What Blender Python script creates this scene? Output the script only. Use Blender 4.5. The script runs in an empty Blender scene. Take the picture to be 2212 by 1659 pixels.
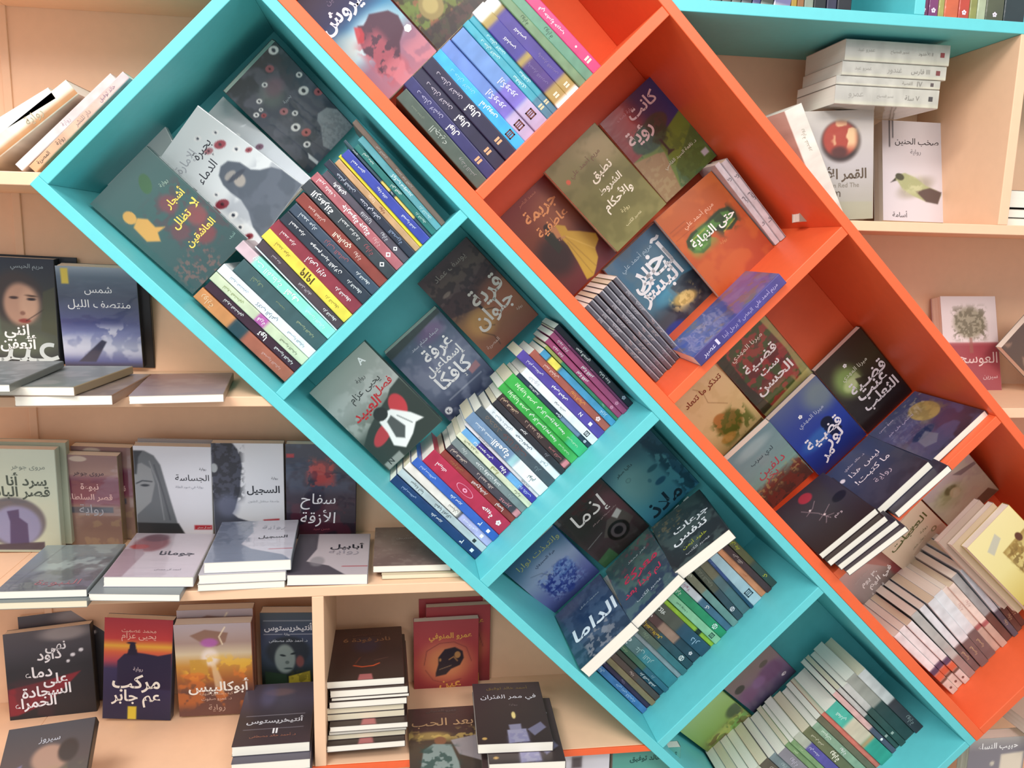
import bpy, math, random, unicodedata
import numpy as np
from mathutils import Matrix, Vector
random.seed(7)
SC=bpy.context.scene; COL=SC.collection
ZB=1.55                                     # eye height above the floor
# ---------------- camera
cam=bpy.data.cameras.new('camera'); co=bpy.data.objects.new('camera',cam); COL.objects.link(co); SC.camera=co
cam.sensor_fit='HORIZONTAL'; cam.sensor_width=36; cam.lens=1737.21/2212*36; cam.clip_start=.02; cam.clip_end=40
CR=[[0.990126, 0.140178, 9.8e-05], [-0.138129, 0.975539, 0.171008], [0.023876, -0.169333, 0.98527]]
co.matrix_world=Matrix(((CR[0][0],CR[0][2],-CR[0][1],0),(CR[1][0],CR[1][2],-CR[1][1],-1.3),(CR[2][0],CR[2][2],-CR[2][1],ZB),(0,0,0,1)))
# ---------------- view, world, lamps
vs=SC.view_settings; vs.view_transform='Standard'; vs.look='None'; vs.gamma=1; vs.use_curve_mapping=False; vs.exposure=0.0
wd=bpy.data.worlds.new('world'); SC.world=wd; wd.use_nodes=True
bg=wd.node_tree.nodes['Background']; bg.inputs[0].default_value=(.93,.96,1,1); bg.inputs[1].default_value=.76
def lamp(name,loc,target,sx,sy,power,col):
    l=bpy.data.lights.new(name,'AREA'); l.shape='RECTANGLE'; l.size=sx; l.size_y=sy; l.energy=power; l.color=col
    o=bpy.data.objects.new(name,l); COL.objects.link(o); o.location=loc
    o.rotation_euler=(Vector(target)-Vector(loc)).to_track_quat('-Z','Y').to_euler(); return o
lamp('ceiling_lamp',(-1.0,-1.3,3.0),(-.1,0,1.3),1.3,.35,38,(1,.97,.94))
lamp('ceiling_lamp',(.9,-2.4,3.0),(.5,0,1.2),1.3,.5,34,(1,.93,.86))
lamp('ceiling_lamp',(-1.6,-2.9,2.9),(0,0,1.2),1.3,.5,22,(.93,.97,1))
SC.cycles.max_bounces=6; SC.cycles.diffuse_bounces=3; SC.cycles.glossy_bounces=2; SC.cycles.sample_clamp_indirect=3
# ---------------- frames of the tilted unit
TT=0.778952
U=Vector((math.cos(TT),0,-math.sin(TT))); V=Vector((math.sin(TT),0,math.cos(TT))); Y=Vector((0,1,0)); X=Vector((1,0,0)); Z=Vector((0,0,1))
def W(u,v,y): return U*u+V*v+Y*y
# ---------------- materials
def lin(h):
    c=[int(h[i:i+2],16)/255 for i in(0,2,4)]
    return tuple(x/12.92 if x<=.04045 else((x+.055)/1.055)**2.4 for x in c)
def mat(name,base=None,rough=.5,coat=0,coatr=.1,bump=0,bscale=30,attr=False,noise=0,bdist=.002,lines=False,stretch=None,spec=.5):
    m=bpy.data.materials.new(name); m.use_nodes=True; nt=m.node_tree; b=nt.nodes['Principled BSDF']; N=nt.nodes.new; L=nt.links.new
    b.inputs['Roughness'].default_value=rough; b.inputs['Coat Weight'].default_value=coat; b.inputs['Coat Roughness'].default_value=coatr; b.inputs['Specular IOR Level'].default_value=spec
    tc=N('ShaderNodeTexCoord'); mp=N('ShaderNodeMapping'); L(tc.outputs['Object'],mp.inputs[0])
    if stretch: mp.inputs['Scale'].default_value=stretch
    if attr:
        a=N('ShaderNodeVertexColor'); a.layer_name='Col'; L(a.outputs[0],b.inputs['Base Color'])
    else:
        b.inputs['Base Color'].default_value=(*lin(base),1)
        if noise:
            n=N('ShaderNodeTexNoise'); n.inputs['Scale'].default_value=bscale; n.inputs['Detail'].default_value=4; L(mp.outputs[0],n.inputs[0])
            mx=N('ShaderNodeMix'); mx.data_type='RGBA'; c=lin(base); mx.inputs[6].default_value=(*[x*(1-noise) for x in c],1); mx.inputs[7].default_value=(*[min(1,x*(1+noise)) for x in c],1)
            L(n.outputs[0],mx.inputs[0]); L(mx.outputs[2],b.inputs['Base Color'])
    if bump:
        n=N('ShaderNodeTexNoise'); n.inputs['Scale'].default_value=bscale; n.inputs['Detail'].default_value=3; L(mp.outputs[0],n.inputs[0])
        bp=N('ShaderNodeBump'); bp.inputs['Strength'].default_value=bump; bp.inputs['Distance'].default_value=bdist; L(n.outputs[0],bp.inputs['Height'])
        L(bp.outputs[0],b.inputs['Normal'])
        if coat: L(bp.outputs[0],b.inputs['Coat Normal'])
    if lines:
        n=N('ShaderNodeTexNoise'); n.inputs['Scale'].default_value=1; n.inputs['Detail'].default_value=2; mp.inputs['Scale'].default_value=(6,2200,6); L(mp.outputs[0],n.inputs[0])
        mx=N('ShaderNodeMix'); mx.data_type='RGBA'; c=lin(base); mx.inputs[6].default_value=(*[x*.86 for x in c],1); mx.inputs[7].default_value=(*[min(1,x*1.08) for x in c],1)
        L(n.outputs[0],mx.inputs[0]); L(mx.outputs[2],b.inputs['Base Color'])
    return m
M_TEAL=mat('teal_board','66cdd3',.45,noise=.05,bump=.15,bscale=60,bdist=.0006)
M_ORANGE=mat('orange_board','f0683a',.42,noise=.05,bump=.15,bscale=60,bdist=.0006)
M_PEACH=mat('peach_board','f4c8a4',.5,noise=.04,bump=.12,bscale=50,bdist=.0006)
M_WALL=mat('painted_wall','d8cfc4',.9,noise=.05,bump=.3,bscale=80)
M_FLOOR=mat('floor_tile','b8b0a4',.4,noise=.1,bscale=6)
M_COVER=mat('printed_cover',attr=True,rough=.34,bump=.12,bscale=14,bdist=.002)
M_FILM=mat('film_wrapped_cover',attr=True,rough=.3,coat=.9,coatr=.06,bump=.35,bscale=9,bdist=.006,stretch=(1,1,2.2))
M_PRINT=mat('printed_lettering',attr=True,rough=.4)
M_PAPER=mat('page_edges','f6f0e2',.85,lines=True)
M_PAPER2=mat('yellowed_page_edges','e8dcc0',.85,lines=True)
# ---------------- mesh helpers
def link(o,parent=None):
    COL.objects.link(o)
    if parent is not None: o.parent=parent
    return o
def mesh(name,verts,faces,m,parent=None,cols=None,smooth=False):
    me=bpy.data.meshes.new(name); me.from_pydata([tuple(v) for v in verts],[],faces)
    if cols is not None:
        a=me.color_attributes.new('Col','FLOAT_COLOR','POINT'); c=np.ones((len(verts),4),np.float32); c[:,:3]=cols; a.data.foreach_set('color',c.ravel())
    if smooth: me.polygons.foreach_set('use_smooth',[True]*len(me.polygons))
    me.materials.append(m); return link(bpy.data.objects.new(name,me),parent)
BF=[(0,3,2,1),(4,5,6,7),(0,1,5,4),(1,2,6,5),(2,3,7,6),(3,0,4,7)]
def board(name,pts,y0,y1,m,parent,bev=.0012):
    """a board with the outline pts (world x,z) from depth y0 to y1"""
    n=len(pts); a=sum(pts[i][0]*pts[(i+1)%n][1]-pts[(i+1)%n][0]*pts[i][1] for i in range(n))
    if a<0: pts=pts[::-1]
    vs=[(x,y0,z+ZB) for x,z in pts]+[(x,y1,z+ZB) for x,z in pts]
    fs=[tuple(range(n)),tuple(range(2*n-1,n-1,-1))]+[(i+n,(i+1)%n+n,(i+1)%n,i) for i in range(n)]
    o=mesh(name,vs,fs,m,parent)
    if bev:
        b=o.modifiers.new('bevel','BEVEL'); b.width=bev; b.segments=2; b.limit_method='ANGLE'
    return o
def uvbox(name,u0,u1,v0,v1,y0,y1,m,parent):
    c=[(U*u+V*v) for u,v in((u0,v0),(u0,v1),(u1,v1),(u1,v0))]
    return board(name,[(p.x,p.z) for p in c],y0,y1,m,parent)
def thing(name,label,cat,loc=(0,0,0),group=None):
    o=bpy.data.objects.new(name,None); COL.objects.link(o); o.empty_display_size=.02; o.location=loc; o['label']=label; o['category']=cat
    if group: o['group']=group
    return o
def struct(name,vs,fs,m):
    o=mesh(name,vs,fs,m); o['kind']='structure'; return o
# ---------------- lettering: shapes Arabic text, outlines from the built-in font
AR={}
for cp in list(range(0xFE80,0xFEFD)):
    d=unicodedata.decomposition(chr(cp)).split()
    if len(d)>=2 and d[0] in('<isolated>','<final>','<initial>','<medial>'): AR.setdefault(''.join(chr(int(x,16)) for x in d[1:]),{})[d[0][1]]=chr(cp)
def shape(s):
    s=s.replace('\u0640','\u0640'); g=[]; i=0
    while i<len(s):
        if s[i]=='\u0644' and i+1<len(s) and s[i:i+2] in AR: g.append(s[i:i+2]); i+=2
        else: g.append(s[i]); i+=1
    dual=lambda c: c=='\u0640' or (c in AR and 'm' in AR[c])
    join=lambda c: c=='\u0640' or c in AR and 'f' in AR[c]
    out=[]
    for k,c in enumerate(g):
        if c not in AR: out.append(c); continue
        p=k>0 and dual(g[k-1]) and join(c); n=k+1<len(g) and dual(c) and join(g[k+1])
        f=AR[c]; key='m' if p and n else 'f' if p else 'i' if n else 'i' if False else 'i'
        key='m' if p and n else 'f' if p else 'i' if n else 'x'
        out.append(f.get(key) or f.get('i' if key=='i' else key) or list(f.values())[0]) if key!='x' else out.append(ISO(c))
    out=out[::-1]; r=[]; k=0
    while k<len(out):                       # digits and latin runs keep their order
        j=k
        while j<len(out) and (out[j].isdigit() or out[j].isascii() and out[j].isalnum()): j+=1
        if j>k: r+=out[k:j][::-1]; k=j
        else: r.append(out[k]); k+=1
    return ''.join(r)
ISOM={}
for cp in range(0xFE80,0xFEFD):
    d=unicodedata.decomposition(chr(cp)).split()
    if d and d[0]=='<isolated>': ISOM[''.join(chr(int(x,16)) for x in d[1:])]=chr(cp)
def ISO(c): return ISOM.get(c,c)
GC={}
def glyphs(s,bold=0,shear=0):
    k=(s,bold,shear)
    if k in GC: return GC[k]
    if all((not c.isalnum()) for c in s.replace(' ','')):
        g=[]; F=[]
        def ring(cx,cy,r0,r1,n=18,ry=1):
            b=len(g)
            for i in range(n):
                a=2*math.pi*i/n; g.append((cx+r1*math.cos(a),cy+r1*ry*math.sin(a))); g.append((cx+r0*math.cos(a),cy+r0*ry*math.sin(a)))
            for i in range(n):
                j=(i+1)%n; F.append((b+2*i,b+2*j,b+2*j+1,b+2*i+1))
        def sq(x0,y0,x1,y1):
            b=len(g); g.extend([(x0,y0),(x1,y0),(x1,y1),(x0,y1)]); F.append((b,b+1,b+2,b+3))
        if s=='◯': ring(0,0,.46,.5,40,.36); ring(0,0,.05,.13,12,.7)
        elif s=='✿':
            for i in range(5): ring(.28*math.cos(i*1.2566),.28*math.sin(i*1.2566),0,.2,10)
        elif s in'•♥': ring(0,0,0,.5,14)
        elif s=='❚❚': sq(-.5,-.5,-.1,.5); sq(.1,-.5,.5,.5)
        elif s=='▣': sq(-.5,-.5,.5,-.32); sq(-.5,.32,.5,.5); sq(-.5,-.5,-.35,.5); sq(.35,-.5,.5,.5); sq(-.15,-.3,-.02,.3); sq(.1,-.3,.2,.3)
        elif s=='◆': g.extend([(-.5,0),(-.25,-.4),(.25,-.4),(.5,0),(.25,.4),(-.25,.4)]); F.append((0,1,2,3,4,5))
        elif s=='□': ring(0,0,.36,.7,4); 
        else: sq(-.5,-.5,.5,.5)
        P=np.array(g)
    else:
        cu=bpy.data.curves.new('t','FONT'); cu.body=shape(s); cu.resolution_u=2; cu.offset=.022 if bold else 0.004; cu.shear=shear
        o=bpy.data.objects.new('t',cu); me=o.to_mesh(); n=len(me.vertices)
        if n==0: o.to_mesh_clear(); GC[k]=None; return None
        a=np.empty(n*3,np.float32); me.vertices.foreach_get('co',a); P=a.reshape(-1,3)[:,:2].copy()
        F=[tuple(p.vertices) for p in me.polygons]; o.to_mesh_clear(); bpy.data.objects.remove(o); bpy.data.curves.remove(cu)
    lo,hi=P.min(0),P.max(0); P=P-(lo+hi)/2; GC[k]=(P,F,hi-lo); return GC[k]
# ---------------- printed pictures: colour fields computed per vertex
def noise(nx,ny,sx,sy,seed):
    r=np.random.RandomState(seed); o=np.zeros((ny,nx)); amp=1; tot=0
    for k in range(3):
        gx,gy=max(2,int(sx*2**k)+2),max(2,int(sy*2**k)+2); g=r.rand(gy,gx)
        xs=np.linspace(0,gx-1.001,nx); ys=np.linspace(0,gy-1.001,ny); x0=xs.astype(int); y0=ys.astype(int); fx=xs-x0; fy=ys-y0; fx=fx*fx*(3-2*fx); fy=fy*fy*(3-2*fy)
        a=g[y0][:,x0]*(1-fx)+g[y0][:,x0+1]*fx; b=g[y0+1][:,x0]*(1-fx)+g[y0+1][:,x0+1]*fx; o+=amp*(a*(1-fy)[:,None]+b*fy[:,None]); tot+=amp; amp*=.5
    o/=tot; return np.clip((o-.5)*1.5+.5,0,1)
def sm(a,b,x):
    t=np.clip((x-a)/(b-a+1e-9),0,1); return t*t*(3-2*t)
def paint(ops,w,h,nx,ny):
    asp=h/w; X_,Y_=np.meshgrid(np.linspace(0,1,nx),np.linspace(0,1,ny)); C=np.zeros((ny,nx,3))
    def mix(c,al):
        nonlocal C
        al=np.clip(al,0,1)[:,:,None]; C=C*(1-al)+np.array([int(c[i:i+2],16)/255 for i in(0,2,4)])*al
    px=1.2/nx
    for k,o in enumerate(ops):
        t=o[0]
        if t in'gh':
            q=Y_ if t=='g' else X_; ks=[a for a,_ in o[1]]; cs=np.array([[int(c[i:i+2],16)/255 for i in(0,2,4)] for _,c in o[1]])
            C=np.stack([np.interp(q,ks,cs[:,j]) for j in range(3)],-1)
        elif t=='e':
            _,x,y,rx,ry,c,a,s,r=o; dx=X_-x; dy=(Y_-y)*asp; cr,sr=math.cos(r),math.sin(r); ex=(dx*cr+dy*sr)/rx; ey=(-dx*sr+dy*cr)/(ry*asp); d=np.sqrt(ex*ex+ey*ey)
            e=max(s,px/min(rx,ry*asp)); mix(c,a*(1-sm(1-e*.6,1+e*.4,d)))
        elif t=='p':
            _,pts,c,a=o; P=[(x,y*asp) for x,y in pts]; YY=Y_*asp; ins=np.zeros(X_.shape,bool); dm=np.full(X_.shape,9.)
            for i in range(len(P)):
                x1,y1=P[i]; x2,y2=P[(i+1)%len(P)]
                cond=((y1>YY)!=(y2>YY)); xx=(x2-x1)*(YY-y1)/(y2-y1+1e-12)+x1; ins^=cond&(X_<xx)
                l=(x2-x1)**2+(y2-y1)**2+1e-12; tt=np.clip(((X_-x1)*(x2-x1)+(YY-y1)*(y2-y1))/l,0,1); dm=np.minimum(dm,np.hypot(X_-x1-tt*(x2-x1),YY-y1-tt*(y2-y1)))
            d=np.where(ins,-dm,dm); mix(c,a*(1-sm(-px*.8,px*.8,d)))
        elif t=='l':
            _,pts,wd_,c,a=o; P=[(x,y*asp) for x,y in pts]; YY=Y_*asp; dm=np.full(X_.shape,9.)
            for i in range(len(P)-1):
                x1,y1=P[i]; x2,y2=P[i+1]; l=(x2-x1)**2+(y2-y1)**2+1e-12; tt=np.clip(((X_-x1)*(x2-x1)+(YY-y1)*(y2-y1))/l,0,1); dm=np.minimum(dm,np.hypot(X_-x1-tt*(x2-x1),YY-y1-tt*(y2-y1)))
            mix(c,a*(1-sm(wd_*.5-px*.5,wd_*.5+px*.7,dm)))
        elif t=='m':
            _,c,sc,th,so,a,seed=o[:7]; n=noise(nx,ny,sc,sc*asp,seed); al=a*sm(th-so*.5,th+so*.5,n)
            if len(o)>7:
                x0,y0,x1,y1=o[7]; f=.06; al=al*sm(x0-f,x0+f,X_+(x0<=0))*sm(-x1-f,-x1+f,-X_+(x1>=1))*sm(y0-f,y0+f,Y_+(y0<=0))*sm(-y1-f,-y1+f,-Y_+(y1>=1))
            mix(c,al)
    C=np.clip(C,0,1); return np.where(C<=.04045,C/12.92,((C+.055)/1.055)**2.4)
# ---------------- a paperback: cover (front, rounded spine edges, back), page block, lettering
def text_mesh(items,parent,name='lettering'):
    """items: (string, centre, right, up, width, maxheight, hex, bold, shear)"""
    Vs=[];Fs=[];Cs=[]
    for s,c,r,u,w,mh,hx,b,sh in items:
        g=glyphs(s,b,sh)
        if g is None: continue
        P,F,d=g; k=min(w/max(d[0],1e-6),mh/max(d[1],1e-6)); base=len(Vs); c=np.array(c); r=np.array(r); u=np.array(u)
        pts=c+P[:,:1]*k*r+P[:,1:2]*k*u; Vs+=pts.tolist(); Fs+=[tuple(base+i for i in f) for f in F]; Cs+=[lin(hx)]*len(P)
    if Vs: return mesh(name,Vs,Fs,M_PRINT,parent,np.array(Cs))
def book(label,M,org,w,h,t,front=None,film=0,spine='808080',sops=None,ftext=(),stext=(),group=None,res=0,paper=0,cat='book',name='book',seed=0):
    """M: columns are book right, into the pages, head; org: foot corner of the front cover (spine is at book right)"""
    root=thing(name,label,cat,group=group)
    root.matrix_world=Matrix(((M[0].x,M[1].x,M[2].x,org.x),(M[0].y,M[1].y,M[2].y,org.y),(M[0].z,M[1].z,M[2].z,org.z+ZB),(0,0,0,1)))
    q=min(.0018,t*.25); path=[]; nxf=res if res else 3
    for i in range(nxf): path.append(((w-q)*i/(nxf-1),0))
    for i in(1,2): a=math.pi/2*i/3; path.append((w-q+q*math.sin(a),q-q*math.cos(a)))
    ns=5
    for i in range(ns): path.append((w,q+(t-2*q)*i/(ns-1)))
    for i in(1,2): a=math.pi/2*i/3; path.append((w-q+q*math.cos(a),t-q+q*math.sin(a)))
    path+=[(w-q,t),(0,t)]
    nc=len(path); nr=int(round(res*h/w)) if res else 64
    if not res and sops is None: nr=8
    zs=np.linspace(0,h,nr); rr=np.random.RandomState(seed+3)
    Vv=[(x,y,z) for z in zs for x,y in path]
    C=np.zeros((nr,nc,3)); sc=np.array(lin(spine)); C[:]=sc
    if sops is not None:
        sp=paint(sops,max(t,.004),h,6,nr)[::-1]; C[:,:]=sp[:,2:3]; C[:,nxf+2:nxf+2+ns]=sp[:,:5]
        n=noise(nc,nr,2,14,seed+1)[:,:,None]; C*=(.86+.28*n)
    if res and front: C[:,:nxf]=paint(front,w,h,nxf,nr)[::-1]
    elif front and not res: pass
    Ff=[(r*nc+i,r*nc+i+1,(r+1)*nc+i+1,(r+1)*nc+i) for r in range(nr-1) for i in range(nc-1)]
    th=.0005; b=len(Vv); inner=[]
    cx=(0,t/2)
    ip=[(min(x,w-th),min(max(y,th),t-th)) for x,y in path]
    Vv+=[(x,y,0) for x,y in ip]+[(x,y,h) for x,y in ip]; Cc=np.concatenate([C.reshape(-1,3),np.tile(sc*.8+.1,(2*nc,1))])
    top=(nr-1)*nc
    for i in range(nc-1):
        Ff+=[(b+i,b+i+1,i+1,i),(top+i,top+i+1,b+nc+i+1,b+nc+i),(b+i+1,b+i,b+nc+i,b+nc+i+1)]
    Ff+=[(0,top,b+nc,b),(nc-1,b+nc-1,b+2*nc-1,top+nc-1)]
    mesh('cover',Vv,Ff,M_FILM if film else M_COVER,root,Cc)
    # page block, its fore-edge a little uneven
    k=6; pv=[];pf=[]
    y0,y1=th+.0001,t-th-.0001
    for i in range(k+1):
        y=y0+(y1-y0)*i/k; j=rr.uniform(0,.0009)
        pv+=[(.0006+j,y,.0007),(w-th-.0006,y,.0007),(w-th-.0006,y,h-.0007),(.0006+j,y,h-.0007)]
    for i in range(k):
        a=4*i; pf+=[(a,a+1,a+5,a+4),(a+2,a+3,a+7,a+6),(a+3,a,a+4,a+7)]
    pf+=[(0,3,2,1),(4*k,4*k+1,4*k+2,4*k+3)]
    mesh('page_block',pv,pf,M_PAPER2 if paper else M_PAPER,root)
    it=[]
    for e in ftext:
        s,x,y,wd_,hx=e[:5]; b_=e[5] if len(e)>5 else 0; sh=e[6] if len(e)>6 else 0
        it.append((s,(x*w,-.00035,h-y*h),(1,0,0),(0,0,1),wd_*w,wd_*w*(.9 if len(s)>2 else 1.2),hx,b_,sh))
    for e in stext:
        s,pos,ln,hx,sz=e; it.append((s,(w+.00035,t/2,h*(1-pos)),(0,0,1),(0,-1,0),ln*h,t*.62*min(sz,1.15) if s!='◯' else t*.8,hx,1 if sz>1 else 0,0))
    if it: text_mesh(it,root)
    return root
ORD=['first','second','third','fourth','fifth','sixth','seventh','eighth','ninth','tenth','eleventh','twelfth','thirteenth','fourteenth','fifteenth']
def spine_spec(sp):
    d,base,bands,texts=sp.split('|'); ops=[('g',[(0,base),(1,base)])]
    for b in bands.split(','):
        if not b: continue
        r,c=b.split(':')
        if r=='e': ops.append(('p',[(.72,-.1),(1.1,-.1),(1.1,1.1),(.72,1.1)],c,.9)); continue
        a,z=r.split('-'); a=float(a) ; z=float(z); a=-.01 if a==0 else a; z=1.01 if z==1 else z
        ops.append(('p',[(-.5,a),(1.5,a),(1.5,z),(-.5,z)],c,1))
    tx=[]
    for t in texts.split(';'):
        if not t: continue
        s,r=t.split('@'); q=r.split(':'); tx.append((s,float(q[0]),float(q[1]),q[2],float(q[3]) if len(q)>3 else 1))
    return d,base,ops,tx

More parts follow.
